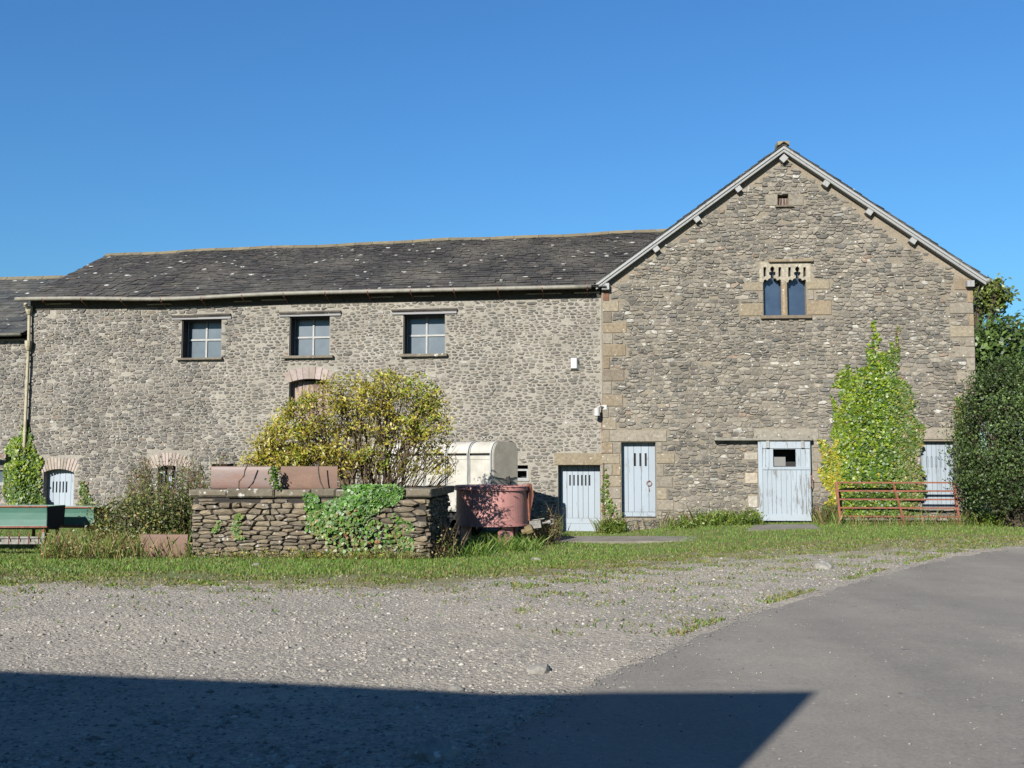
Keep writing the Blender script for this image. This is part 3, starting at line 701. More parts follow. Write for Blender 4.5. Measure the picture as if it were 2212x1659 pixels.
while x < 3.3:
    wd = rng.uniform(.55, .8); g_ = rng.uniform(.8, 1.15); z0 = RZ + zadj_l(x, 1); z1 = RZ + zadj_l(x + wd, 1); col = (g_, g_ * .98, g_ * .9)
    if x < 2.2 or z0 > gable_z(x) - .2:
        mb.slab([(x, RIDGE_D - .17, z0 - .05), (x + wd - .015, RIDGE_D - .17, z1 - .05), (x + wd - .015, RIDGE_D, z1 + .07), (x, RIDGE_D, z0 + .07)], .03, 0, col)
        mb.slab([(x, RIDGE_D, z0 + .07), (x + wd - .015, RIDGE_D, z1 + .07), (x + wd - .015, RIDGE_D + .17, z1 - .05), (x, RIDGE_D + .17, z0 - .05)], .03, 0, col)
    x += wd
mb.build("ridge_tiles", M['ridge'], ro)
# gutter, brackets and the pale torching that shows under the slates
mb = MB(); pts = [(SL - .25 + (-.25 - SL + .25) * k / 24, -.36, eave(SL - .25 + (-.25 - SL + .25) * k / 24) - .0) for k in range(25)]
mb.tube(pts, .058, 8); gu = mb.build("gutter", M['gutter'], barn, True)
for k in range(14):
    mb = MB(); x = SL + .6 + k * 1.2; z = eave(x); mb.bar((x, -.425, z - .02), (x, -.36, z + .07), .02, .02); mb.bar((x, -.36, z - .07), (x, -.02, z - .2), .018, .018)
    mb.build("bracket", M['rust'], gu)
mb = MB(); mb.box(SL, -.03, ZT - .12, -.02, .02, ZT + .16, 0, (.2, .19, .17))  # mortar strip coloured dark to stand in for the shaded gap under the eave
x = SL + .5
while x < -.6:
    wd = rng.uniform(.25, 1.0)
    if rng.random() < .55: z = eave(x); mb.box(x, -.06, z - .125, x + wd, -.03, z - .1 + rng.uniform(0, .012), 0, (1.2, 1.17, 1.05))
    x += wd + rng.uniform(.1, .6)
mb.build("eave_torching", M['mortar_pale'], barn)
mb = MB(); top = LF.hit(64, 660, -.12); bot = LF.hit(47, 1092, -.12); mid = LF.hit(62.5, 735, -.12)
P3 = lambda q, y=-.12: (q[0], y, q[1])
mb.tube([(top[0], -.34, top[1] + .02), (top[0], -.2, top[1] - .1), P3(top)[:2] + (top[1] - .3,), P3(mid), P3(bot)], .045, 8)
for q, hh in ((top, .16), (mid, .2)): mb.lathe([(.05, q[1] - hh - .1), (.09, q[1] - hh * .4 - .1), (.1, q[1] - .02), (.05, q[1] - .02)], 10, cx=q[0], cy=-.14)
for f in (.3, .55, .8): mb.lathe([(.045, mid[1] + (bot[1] - mid[1]) * f - .04), (.058, mid[1] + (bot[1] - mid[1]) * f - .04), (.058, mid[1] + (bot[1] - mid[1]) * f + .04), (.045, mid[1] + (bot[1] - mid[1]) * f + .04)], 8, cx=mid[0] + (bot[0] - mid[0]) * f, cy=-.12)
mb.build("downpipe", basic("old_pipe", lin(196, 186, 156), lin(166, 154, 124), .7, scale=4, bmp=.1), barn)

# ------------------------------------------------------------------ THE LOWER BARN at the far left
low = empty("lower_barn", LF.O, -LF.phi, "lower stone outbuilding with mossy green slates adjoining the left end", "barn")
mb = MB(); LE = LF.hit(20, 724)[1]; LR = 7.75; w_l = LF.rect(-50, 1015, 4, 1048)
facade(mb, SL - 10, -.8, SL - .03, LE - .1, [w_l], .08, m=0, reveal=.3)
vrubble(mb, SL - 3.2, -.3, SL - .05, LE - .15, [w_l], lambda s, z: st_long(SL, z), y=.08)
mb.face([(SL - 10, 8, -.8), (SL - .03, 8, -.8), (SL - .03, 8, LE), (SL - 10, 8, LE)], 0); mb.face([(SL - 10, .08, -.8), (SL - 10, 8, -.8), (SL - 10, 8, LE), (SL - 10, 4, LR), (SL - 10, .08, LE)], 0)
mb.build("wall", [M['mortar_pale'], M['stone_long']], low)
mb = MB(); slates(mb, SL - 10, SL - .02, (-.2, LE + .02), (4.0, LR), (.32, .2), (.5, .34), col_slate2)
mb.face([(SL - 10, -.18, LE - .01), (SL - .03, -.18, LE - .01), (SL - .03, 4, LR - .03), (SL - 10, 4, LR - .03)], 0, (.03, .03, .03)); mb.face([(SL - 10, 4, LR - .03), (SL - .03, 4, LR - .03), (SL - .03, 8.2, LE), (SL - 10, 8.2, LE)], 0, (.05, .05, .05))
ro = mb.build("roof", M['slate_green'], low)
mb = MB(); x = SL - 10
while x < SL - .1:
    mb.slab([(x, 3.84, LR - .05), (x + .63, 3.84, LR - .05), (x + .63, 4, LR + .08), (x, 4, LR + .08)], .03, 0, (.9,) * 3); mb.slab([(x, 4, LR + .08), (x + .63, 4, LR + .08), (x + .63, 4.16, LR - .05), (x, 4.16, LR - .05)], .03, 0, (.9,) * 3); x += .65
mb.build("ridge_tiles", M['ridge'], ro)
mb = MB(); mb.tube([(SL - 10, -.26, LE), (SL - .12, -.26, LE - .02)], .055, 8); mb.build("gutter", M['gutter'], low, True)
mb = MB(); r = w_l; mb.box(r[0], .14, r[1], r[2], .2, r[1] + .08); mb.box(r[2] - .06, .14, r[1] + .08, r[2], .2, r[3]); wo = mb.build("window", M['white'], low); mb = MB(); mb.box(r[0], .17, r[1] + .02, r[2], .18, r[3]); mb.build("pane", M['glass'], wo)

# ------------------------------------------------------------------ THE GABLED BARN
gab = empty("gabled_barn", GF.O, -GF.phi, "tall gable fronted stone barn with white bargeboards and traceried window", "barn")
GW = GF.hit(2107, 800)[0]; GD = 14.0
d_tall = GF.rect(1342.6, 955, 1417, 1119); d_slide = GF.rect(1645, 958, 1746, 1124); d_right = GF.rect(1990, 953, 2065, 1100); w_goth = GF.rect(1649, 600, 1742, 682.5); w_head = GF.rect(1641, 567.5, 1750.5, 608.5); v_top = GF.rect(1680, 420.4, 1703.4, 444.6)
holes = [d_tall, d_slide, d_right, (w_goth[0], w_goth[1], w_goth[2], w_head[3] - .06), v_top]
z6 = lambda a, b, c, d: GF.rect((2000 + a / 2.011) / 1.8517, (1000 + b / 2.011) / 1.8517, (2000 + c / 2.011) / 1.8517, (1000 + d / 2.011) / 1.8517)
z5 = lambda a, b, c, d: GF.rect((1600 + a / 2.011) / 1.8517, (1600 + b / 2.011) / 1.8517, (1600 + c / 2.011) / 1.8517, (1600 + d / 2.011) / 1.8517)
z4 = lambda a, b, c, d: GF.rect((3100 + a / 2.2209) / 1.8517, (500 + b / 2.2209) / 1.8517, (3100 + c / 2.2209) / 1.8517, (500 + d / 2.2209) / 1.8517)
zA = lambda a, b, c, d: GF.rect((3100 + a / 2.2209) / 1.8517, (1200 + b / 2.2209) / 1.8517, (3100 + c / 2.2209) / 1.8517, (1200 + d / 2.2209) / 1.8517)
z7 = lambda a, b, c, d: GF.rect((2900 + a / 3.6867) / 1.8517, (1000 + b / 3.6867) / 1.8517, (2900 + c / 3.6867) / 1.8517, (1000 + d / 3.6867) / 1.8517)
z8 = lambda a, b, c, d: GF.rect((2500 + a / 2.765) / 1.8517, (1600 + b / 2.765) / 1.8517, (2500 + c / 2.765) / 1.8517, (1600 + d / 2.765) / 1.8517)
z3 = lambda a, b, c, d: GF.rect((2300 + a / 2.011) / 1.8517, (500 + b / 2.011) / 1.8517, (2300 + c / 2.011) / 1.8517, (500 + d / 2.011) / 1.8517)
GREY = (146, 138, 124); TAN = (148, 137, 117); OCH = (142, 126, 102); BRN = (124, 113, 97)
QL = [(z6(828, 262, 895, 330), GREY), (z6(828, 332, 878, 408), (112, 70, 50)), (z6(828, 410, 955, 497), TAN), (z6(828, 500, 900, 585), BRN), (z6(828, 588, 1018, 668), OCH), (z6(828, 672, 908, 755), GREY), (z6(828, 758, 1012, 855), (140, 126, 102)), (z6(828, 858, 885, 956), OCH), (z6(826, 960, 1000, 1056), BRN), (z6(826, 1060, 898, 1160), GREY), (z6(826, 1164, 988, 1258), (142, 128, 106)), (z6(824, 1262, 875, 1350), GREY), (z6(822, 1352, 935, 1446), TAN), (z6(822, 1450, 880, 1540), TAN), (z5(1622, 250, 1685, 340), TAN), (z5(1622, 344, 1712, 430), OCH), (z5(1622, 434, 1770, 515), TAN), (z5(1622, 518, 1708, 608), GREY), (z5(1711, 518, 1775, 608), (146, 130, 106)), (z5(1622, 611, 1778, 700), TAN), (z5(1622, 703, 1778, 795), GREY), (z5(1622, 798, 1778, 890), GREY), (z5(1622, 893, 1778, 990), GREY), (z5(1715, 342, 1778, 430), GREY)]
QR = [(z4(1590, 1365, 1758, 1466), (142, 124, 98)), (z4(1710, 1470, 1760, 1578), (146, 126, 98)), (z4(1550, 1582, 1762, 1676), GREY), (zA(1725, 125, 1768, 226), (146, 128, 100)), (zA(1555, 230, 1770, 330), TAN), (zA(1690, 334, 1774, 412), GREY), (zA(1600, 416, 1777, 510), GREY), (zA(1705, 514, 1779, 632), GREY), (zA(1620, 636, 1783, 740), GREY), (zA(1700, 745, 1785, 840), BRN), (zA(1620, 846, 1787, 940), GREY), (zA(1700, 945, 1790, 1040), GREY), (zA(1640, 1045, 1790, 1140), GREY)]
JT = [(z5(2063, 339, 2109, 428), GREY), (z5(2063, 432, 2210, 512), TAN), (z5(2063, 516, 2120, 615), GREY), (z5(2063, 619, 2195, 703), GREY), (z5(2063, 706, 2150, 800), TAN), (z5(2063, 803, 2200, 888), GREY)]
JS = [(z8(1320, 580, 1470, 665), (186, 178, 164)), (z8(1325, 805, 1470, 925), (186, 174, 156)), (z8(1360, 1065, 1470, 1190), (180, 174, 162)), (z8(2068, 460, 2140, 530), GREY), (z8(2068, 534, 2215, 690), GREY), (z8(2068, 785, 2230, 915), GREY), (z8(2068, 920, 2150, 1010), GREY), (z8(2068, 694, 2130, 782), GREY)]
WS = [(z7(295, 475, 563, 605), TAN), (z7(210, 785, 563, 975), (138, 126, 104)), (z7(500, 615, 563, 780), GREY), (z7(1207, 455, 1540, 580), (150, 138, 114)), (z7(1210, 590, 1310, 738), GREY), (z7(1210, 742, 1570, 960), OCH)]
VS = [(z3(1533, 560, 1630, 650), GREY), (z3(1720, 560, 1838, 650), GREY)]
LT = z5(1687, 245, 2145, 336); LS = z8(1425, 315, 2140, 456); LRt = zA(1285, 1140, 1640, 1240)
noston = holes + [q for q, _ in QL + QR + JT + JS + WS + VS] + [LT, LS, LRt, w_head, z7(525, 970, 1270, 1016), z7(640, 140, 1290, 184)]
planes = [(-gsl, 1, EVL[1] - gsl * EVL[0] - .06), (gsr, 1, EVR[1] + gsr * EVR[0] - .06)]
mb = MB(); facade(mb, 0, -.8, GW, 11, holes, 0, planes, 0, reveal=.45)
mb.face([(GW, 0, -.8), (GW, GD, -.8), (GW, GD, EVR[1]), (GW, 0, EVR[1])], 0, (.8,) * 3); mb.face([(0, GD, -.8), (0, 0, -.8), (0, 0, EVL[1]), (0, GD, EVL[1])], 0); mb.face([(0, GD, -.8), (0, GD, EVL[1]), (APX[0], GD, APX[1] - .1), (GW, GD, EVR[1]), (GW, GD, -.8)], 0)
ins = lambda x, z, a, b: z + b < min(gable_z(x - a), gable_z(x + a)) - .2 - .25 * rng.random() ** 2
vrubble(mb, .02, -.15, GW - .02, 10, noston, st_gab, ins)
for (a_, sg) in ((EVL[0] + .25, 1), (EVR[0] - .25, -1)):
    x = a_; pv = rng.uniform(.25, .5)
    while (x - APX[0]) * sg < 0:
        x2 = x + sg * .14; nx_ = max(.22, min(.62, pv + rng.uniform(-.09, .09)))
        q = [(x, gable_z(x) - pv), (x2, gable_z(x2) - nx_), (x2, gable_z(x2) - .1), (x, gable_z(x) - .1)]
        q = q if sg > 0 else [q[1], q[0], q[3], q[2]]; mb.face([(p[0], -.004, p[1]) for p in q], 0, (1.12, 1.08, 1.06)); x = x2; pv = nx_
mb.build("wall", [M['mortar_tan'], M['stone']], gab)
def blocks(name, lst, parent, proud=.018):
    for q, c in lst:
        mb = MB(); block(mb, q, (lambda f: tuple(k * f for k in lin(*c)))(rng.uniform(.8, 1.05)), proud); mb.build(name, M['dressed'], parent)
blocks("quoin", QL, gab); blocks("quoin", QR, gab)

# tall door
zt = lambda z_: (1600 + z_ / 2.011) / 1.8517
mb = MB(); r = d_tall; y = .2; hl = slots(GF, [zt(q) for q in (1890, 1934, 1977)], 979, 1007, 4.6, y); bz = GF.hit(1380, 1106, y)[1]
planks(mb, (r[0] + .02, bz + .004, r[2], r[3]), y, 5, holes=hl); mb.box(r[0] + .02, y - .008, r[1] + .03, r[2], y + .03, bz - .003)
do = mb.build("door", M['paint'], gab); do['label'] = "tall pale blue door with three pointed slots and ring handle"
backing("door_back", r, y + .042, do)
mb = MB(); hx, hz = GF.hit(1402, 1044, y); mb.tube([(hx + .065 * math.cos(a), y - .03, hz + .065 * math.sin(a)) for a in np.linspace(0, 6.2832, 15)], .009, 5); mb.tube([(hx, y - .04, hz + .065), (hx, y + .01, hz + .065)], .02, 6); mb.tube([(hx - .02, y - .02, hz - .08), (hx + .01, y - .02, hz - .15), (hx, y - .02, hz - .22)], .006, 4); mb.build("handle", M['rust'], do)
mb = MB(); block(mb, LT, lin(*GREY), .022, .44); mb.build("lintel", M['dressed'], do); blocks("jamb_stone", JT, do)

# sliding door on its rail
mb = MB(); yd = -.14
q8 = lambda a, b, c, d: (lambda h0, h1: (h0[0], h1[1], h1[0], h0[1]))(GF.hit((2500 + a / 2.765) / 1.8517, (1600 + b / 2.765) / 1.8517, yd), GF.hit((2500 + c / 2.765) / 1.8517, (1600 + d / 2.765) / 1.8517, yd))
def pb(q, y0, y1, m=0, c=(1, 1, 1), mbx=None): (mbx or mb).box(q[0], y0, q[1], q[2], y1, q[3], m, c, .003)
D = q8(1468, 457, 2065, 1337); H = q8(1638, 543, 1890, 732); t = .11
fx0, fx1 = q8(1505, 0, 2030, 10)[0], q8(1505, 0, 2030, 10)[2]; tz = q8(0, 537, 10, 600)[3]; mz0, mz1 = q8(0, 738, 10, 770)[1], q8(0, 738, 10, 770)[3]; bz = q8(0, 1258, 10, 1300)[3]
pb((D[0], D[1], fx0, D[3]), yd - .025, yd + .03); pb((fx1, D[1], D[2], D[3]), yd - .025, yd + .03); pb((fx0, tz, fx1, D[3]), yd - .022, yd + .03); pb((fx0, mz0, fx1, mz1), yd - .02, yd + .03, c=(.93,) * 3); pb((fx0, D[1], fx1, bz), yd - .022, yd + .03)
planks(mb, (fx0, mz1, H[0], tz), yd, 3, .03, gap=.006); planks(mb, (H[2], mz1, fx1, tz), yd, 3, .03, gap=.006); planks(mb, (H[0], H[3], H[2], tz), yd, 2, .03, gap=.006)
planks(mb, (fx0, bz, fx1, mz0), yd, 10, .03, gap=.007)
do = mb.build("sliding_door", M['paint_worn'], gab); do['label'] = "wide pale blue sliding door with square opening"
mb = MB(); pb((H[0] + .0, H[1], H[0] + .33, H[1] + .24), yd + .09, yd + .11, c=(.55, .53, .5)); mb.build("loose_board", M['white'], do)
for xa in (1575, 1960): q = q8(xa - 18, 452, xa + 18, 530); mb = MB(); pb(q, yd - .06, yd - .027); mb.build("hanger", M['white'], do)
mb = MB(); hx, hz0 = GF.hit((2500 + 2048 / 2.765) / 1.8517, (1600 + 815 / 2.765) / 1.8517, yd); mb.tube([(hx, yd - .03, hz0), (hx + .03, yd - .07, hz0 - .1), (hx + .03, yd - .07, hz0 - .25), (hx, yd - .03, hz0 - .37)], .012, 5); mb.build("handle", M['rust'], do)
mb = MB(); q = q8(985, 420, 2065, 448); mb.box(q[0], yd - .08, q[1], q[2], yd + .03, q[3], 0, (1, 1, 1), .01)
for xa in (1000, 1470, 1740, 2045): a_ = q8(xa - 12, 400, xa + 12, 446); mb.box(a_[0], yd - .09, a_[1], a_[2], -.005, a_[3])
mb.build("door_rail", M['gutter'], gab)
db = backing("doorway_back", d_slide, .44, do)
mb = MB(); block(mb, LS, lin(146, 140, 128), .022, .44); mb.build("lintel", M['dressed'], do); blocks("jamb_stone", JS, do)

# right door with blind slots
mb = MB(); r = d_right; y = .16; planks(mb, r, y, 8)
for xa in (1370, 1410, 1450, 1490):
    q = zA(xa - 7, 1385, xa + 7, 1485)
    mb.tube([(q[0], y - .004, q[1]), (q[0], y - .004, q[3] - .03), ((q[0] + q[2]) / 2, y - .004, q[3]), (q[2], y - .004, q[3] - .03), (q[2], y - .004, q[1])], .008, 4, 0, (.55, .57, .6))
do = mb.build("door", M['paint'], gab); do['label'] = "pale blue door with four blind slots behind the gate"
mb = MB(); block(mb, LRt, lin(150, 142, 128), .022, .44); mb.build("lintel", M['dressed'], do); backing("door_back", r, y + .05, do)

# gothic window
def poly_panel(outer, inner, y0, y1, name, mat, parent):
    bm = bmesh.new(); edges = []
    for loop in [outer] + inner:
        vs = [bm.verts.new((p[0], y0, p[1])) for p in loop]
        for i in range(len(vs)): edges.append(bm.edges.new((vs[i], vs[(i + 1) % len(vs)])))
    bmesh.ops.triangle_fill(bm, use_beauty=True, use_dissolve=False, edges=edges)
    bmesh.ops.recalc_face_normals(bm, faces=bm.faces[:])
    fr = bm.faces[:]; ex = bmesh.ops.extrude_face_region(bm, geom=fr)
    for e in ex['geom']:
        if isinstance(e, bmesh.types.BMVert): e.co.y = y1
    bmesh.ops.recalc_face_normals(bm, faces=bm.faces[:])
    me = bpy.data.meshes.new(name); bm.to_mesh(me); bm.free(); me.materials.append(mat)
    ca = me.color_attributes.new("Col", 'FLOAT_COLOR', 'CORNER'); ca.data.foreach_set("color", np.tile(np.array([*lin(168, 160, 142), 1], dtype=np.float32), len(me.loops)))
    return link(name, me, parent)
h7 = lambda a, b: GF.hit((2900 + a / 3.6867) / 1.8517, (1000 + b / 3.6867) / 1.8517)
def light_arch(c, hw):
    half = [(hw, 478), (hw - 3, 455), (hw - 18, 436), (hw - 36, 436), (hw - 52, 450), (hw - 66, 446), (hw - 76, 424), (hw - 90, 420), (28, 418), (24, 398), (26, 376), (46, 368), (50, 345), (44, 326), (20, 322), (16, 316), (30, 302), (34, 284), (28, 264), (14, 250)]
    r_ = [(c + a, b) for a, b in half]; return r_ + [(c, 240)] + [(c - a, b) for a, b in half[::-1]]
outer = [(505, 185), (1262, 185), (1262, 478)] + light_arch(1065, 134) + light_arch(697, 133) + [(505, 478)]
inner = [[(a, 255), (a + 42, 255), (a + 42, 385), (a, 400)] for a in (565, 786, 930, 1152)]
wo_mb = MB(); y = .2
mu_ = z7(832, 470, 930, 975)
wo_mb.tube([((mu_[0] + mu_[2]) / 2, .05, mu_[1]), ((mu_[0] + mu_[2]) / 2, .05, mu_[3] + .02)], (mu_[2] - mu_[0]) / 2, 8, 0, lin(150, 132, 104))
goth = wo_mb.build("window", M['dressed'], gab); goth['label'] = "two light gothic window with carved stone tracery"
poly_panel([h7(*p) for p in outer], [[h7(*p) for p in l_] for l_ in inner], -.02, .14, "tracery", M['dressed'], goth)
mb = MB(); mb.box(w_goth[0] - .02, y, w_goth[1], w_goth[2] + .02, y + .02, w_head[3] - .02); mb.build("pane", M['glass_dark'], goth)
mb = MB(); q = z7(525, 968, 1270, 1016); mb.box(q[0], -.1, q[1], q[2], .2, q[3], 0, lin(118, 106, 88), .01); mb.build("sill", M['dressed'], goth)
mb = MB(); q = z7(640, 140, 1290, 183); mb.box(q[0], -.1, q[1], q[2], .1, q[3], 0, lin(140, 126, 104), .01); mb.build("hood_mould", M['dressed'], goth)
blocks("jamb_stone", WS, goth)
mb = MB()
for k, xa in enumerate((1640, 1652, 1664, 1676, 1688, 1700, 1712)): q = z3(xa - 3, 575, xa + 3, 650); mb.box(q[0], .12, q[1], q[2], .14, q[3] - .02)
ve = mb.build("vent", M['wood'], gab); backing("vent_back", v_top, .3, ve); blocks("jamb_stone", VS, ve)
mb = MB(); q = z3(1612, 650, 1757, 662); mb.box(q[0], -.08, q[1], q[2], .1, q[3], 0, lin(110, 100, 84)); mb.build("sill", M['dressed'], ve)

# gable roof, bargeboards, purlin ends
def slope_slates(mb, sA, zA_, sB, zB_, y0, y1):
    """slates on a slope that rises in s: build in a (run, along) frame and map"""
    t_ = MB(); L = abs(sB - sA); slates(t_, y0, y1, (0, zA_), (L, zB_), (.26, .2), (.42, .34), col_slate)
    sg = 1 if sB > sA else -1; i = len(mb.v)
    mb.v += [(sA + sg * p[1], p[0], p[2]) for p in t_.v]; mb.f += [tuple(i + k for k in f) for f in t_.f]; mb.m += t_.m; mb.c += t_.c
mb = MB(); OV = -.22
slope_slates(mb, EVL[0] - .02, EVL[1] + .03, APX[0], APX[1] + .06, OV, GD); slope_slates(mb, EVR[0] + .02, EVR[1] + .03, APX[0], APX[1] + .06, OV, GD)
for a, za in ((EVL[0], EVL[1]), (EVR[0], EVR[1])): mb.slab([(a, OV + .02, za + .02), (APX[0], OV + .02, APX[1] + .045), (APX[0], GD, APX[1] + .045), (a, GD, za + .02)], .03 if a > 1 else -.03, 0, (.05,) * 3)
ro = mb.build("roof", M['slate'], gab)
mb = MB(); yy = OV - .02
while yy < GD:
    mb.slab([(APX[0] - .14, yy, APX[1] + .03), (APX[0], yy, APX[1] + .13), (APX[0], yy + .6, APX[1] + .13), (APX[0] - .14, yy + .6, APX[1] + .03)], -.03); mb.slab([(APX[0], yy, APX[1] + .13), (APX[0] + .14, yy, APX[1] + .03), (APX[0] + .14, yy + .6, APX[1] + .03), (APX[0], yy + .6, APX[1] + .13)], -.03); yy += .62
mb.box(APX[0] - .15, -.16, APX[1] + .06, APX[0] + .15, .25, APX[1] + .165, 0, (1.15, 1.2, 1.05)); mb.build("ridge_tiles", M['ridge'], ro)
for (a, za, nm) in ((EVL[0], EVL[1], 0), (EVR[0], EVR[1], 1)):
    mb = MB(); sg = 1 if a < APX[0] else -1
    for (o0, o1, yf) in ((.0, .07, OV + .0), (.066, .135, OV + .03)):
        q = [(a, za - o1), (APX[0], APX[1] - o1 + .02), (APX[0], APX[1] - o0 + .02), (a, za - o0)]
        pts = [(p[0], yf, p[1]) for p in (q if sg > 0 else [q[1], q[0], q[3], q[2]])]; mb.slab(pts, .03, 0, (1, 1, 1) if o0 == 0 else (.92,) * 3)
    q = [(a, za - .13), (APX[0], APX[1] - .11)]; mb.slab([(q[0][0], OV + .03, q[0][1]), (q[1][0], OV + .03, q[1][1]), (q[1][0], .05, q[1][1]), (q[0][0], .05, q[0][1])], .02 * sg, 0, (.8,) * 3)
    mb.build("bargeboard", M['white'], gab)
def purlin(s, z, ang, sz, name="purlin_end"):
    mb = MB(); ca, sa = math.cos(ang), math.sin(ang); h = sz / 2
    q = [(s + (a * ca - b * sa) * h, z + (a * sa + b * ca) * h) for a, b in ((-1.15, -1), (1.15, -1), (1.15, 1), (-1.15, 1))]
    mb.slab([(p[0], -.17, p[1]) for p in q], .17); mb.build(name, M['white'], gab)
al = math.atan(gsl); ar = math.atan(gsr)
for (px, py) in ((1596.6, 402), (1506.6, 467), (1418, 531)): s_, z_ = GF.hit(px, py, -.27); purlin(s_, gable_z(s_) - .23, al, .14)
for (px, py) in ((1786.7, 398), (1880.8, 458), (1975.7, 518)): s_, z_ = GF.hit(px, py, -.27); purlin(s_, gable_z(s_) - .23, -ar, .14)
purlin(APX[0], APX[1] - .3, math.pi / 4, .16); purlin(.1, EVL[1] - .06, 0, .17); purlin(GW - .1, EVR[1] - .1, 0, .16)
mb = MB(); mb.tube([(EVR[0] + .06, OV, EVR[1] - .03), (EVR[0] + .06, GD, EVR[1] - .03)], .06, 8); mb.tube([(EVR[0] + .02, .2, EVR[1] - .1), (GW + .07, .25, EVR[1] - .55), (GW + .07, .25, 0)], .04, 7); mb.build("gutter", M['gutter'], gab, True)

# things fixed to the walls
o = empty("alarm_box", LF.world(0, 0, 0), -LF.phi, "white louvred alarm box on the long barn wall", "alarm box")
q = LF.rect(1232, 772.6, 1252, 802); mb = MB(); x0, z0, x1, z1 = q; e = .07
fr_ = [(x0 + e * .4, -.13, z0 + e), (x1 - e, -.13, z0 + e), (x1 - e, -.13, z1 - e * .3), (x0 + e * .4, -.13, z1 - e * .3)]; bk = [(x0, 0, z0), (x1, 0, z0), (x1, 0, z1), (x0, 0, z1)]
mb.face(fr_)
for k in range(4): mb.face([bk[k], bk[(k + 1) % 4], fr_[(k + 1) % 4], fr_[k]])
mb.build("cover", M['white_plastic'], o)
mb = MB()
for k in range(5): mb.box(x1 - e * .8 , -.09, z1 - .08 - k * .022, x1 - e * .3, -.07, z1 - .07 - k * .022)
mb.build("louvre", M['dark'], o)
o = empty("security_lamp", LF.world(0, 0, 0), -LF.phi, "white cylindrical security lamp on a bracket at the barn corner", "lamp")
q = LF.rect(1284, 882, 1295, 898, -.25); mb = MB(); cx = (q[0] + q[2]) / 2
mb.lathe([(.001, q[1]), (.085, q[1]), (.075, q[3]), (.001, q[3] + .02)], 14, cx=cx, cy=-.25); mb.build("lamp_head", M['white_plastic'], o)
mb = MB(); a_ = LF.hit(1304, 880, -.05); mb.tube([(cx, -.25, q[3]), (cx + .08, -.2, q[3] + .06), (a_[0], -.08, a_[1])], .025, 6); mb.box(a_[0] - .06, -.09, a_[1] - .06, a_[0] + .08, -.03, a_[1] + .06); mb.build("bracket", M['white_plastic'], o)
mb = MB(); P = [LF.hit(x, y, -.03) for x, y in ((1295, 868), (1299, 880), (1300, 930), (1301, 1010), (1302, 1075))]; mb.tube([(p[0], -.03, p[1]) for p in P], .012, 5); c_ = mb.build("cable", M['rust']); c_.location = LF.O; c_.rotation_euler = (0, 0, -LF.phi); tag(c_, "thin rusty cable pipe running down the joint between both barns", "pipe")

# ------------------------------------------------------------------ the outbuilding behind the camera, whose shadow lies on the yard
HB = 5.0; off = np.array([math.sin(SUN_AZ), math.cos(SUN_AZ), 0]) * HB / math.tan(SUN_EL)
tops = [gp(*p) - off for p in ((1757, 1507), (1050, 1507), (0, 1459), (-900, 1424))]
P = [(p[0], p[1]) for p in tops]; bk = [(P[3][0] - 6.0, P[3][1] - 8.5), (P[0][0] - 6.0, P[0][1] - 8.5)]
ob = empty("outbuilding", (P[0][0], P[0][1], 0), 0, "stone outbuilding behind the camera that casts the dark shadow over the yard", "barn")
mb = MB(); lp = [(x - P[0][0], y - P[0][1]) for x, y in P]; lb = [(x - P[0][0], y - P[0][1]) for x, y in bk]
ringp = [(x, y, HB) for x, y in lp] + [(x, y, HB - 1.2) for x, y in lb]
for k in range(len(ringp)):
    a, b = ringp[k], ringp[(k + 1) % len(ringp)]; mb.face([(a[0], a[1], -.5), (b[0], b[1], -.5), b, a], 0)
mb.build("wall", M['mortar_tan'], ob)
mb = MB(); mb.slab(ringp[::-1], .08, 0, lin(60, 58, 55)); mb.build("roof", M['slate'], ob)

# ------------------------------------------------------------------ helpers for leaves, grass, pebbles
def leafmesh(name, Pn, Nn, size, aspect, cols, mat, parent=None, droop=0.0, fold=.25):
    n = len(Pn); Nn = Nn / (np.linalg.norm(Nn, axis=1, keepdims=True) + 1e-9)
    t = nr.normal(size=(n, 3)); t[:, 2] -= droop * 2
    t -= Nn * np.sum(t * Nn, axis=1, keepdims=True); t /= np.linalg.norm(t, axis=1, keepdims=True) + 1e-9
    b = np.cross(Nn, t); size = np.broadcast_to(size, (n,))[:, None]
    V = np.empty((n, 4, 3)); V[:, 0] = Pn - t * size * .5
    V[:, 1] = Pn - t * size * .08 + b * size * aspect * .5 + Nn * size * fold * .4
    V[:, 2] = Pn + t * size * .5 - Nn * size * .1
    V[:, 3] = Pn - t * size * .08 - b * size * aspect * .5 + Nn * size * fold * .4
    Fa = np.arange(n * 4).reshape(n, 4)
    return np_mesh(name, V.reshape(-1, 3), Fa, cols, mat, parent)

def pick(cols, n, var=.25):
    """n colours drawn from [(rgb, weight)]"""
    wts = np.array([w_ for _, w_ in cols]); ids = nr.choice(len(cols), n, p=wts / wts.sum()); base = np.array([lin(*c) for c, _ in cols])[ids]
    return np.clip(base * nr.uniform(1 - var, 1 + var, (n, 1)), 0, .8)

def clumps(Pn, k, amp=.35, size=.5):
    """slow brightness variation from leaf clump to leaf clump (sun-bleached and fresh growth)"""
    c = Pn[nr.choice(len(Pn), k)]; val = nr.uniform(1 - amp, 1 + amp, k)
    out = np.ones(len(Pn))
    for i in range(0, len(Pn), 4000):
        d = ((Pn[i:i + 4000, None, :] - c[None]) ** 2).sum(-1); out[i:i + 4000] = val[d.argmin(1)]
    return out[:, None]

def rows_fn(tab):
    """table [(py, xl, xr)] -> function giving the limits at a pixel row"""
    ys_ = [t[0] for t in tab]; a = [t[1] for t in tab]; b = [t[2] for t in tab]
    return lambda y: (np.interp(y, ys_, a), np.interp(y, ys_, b))

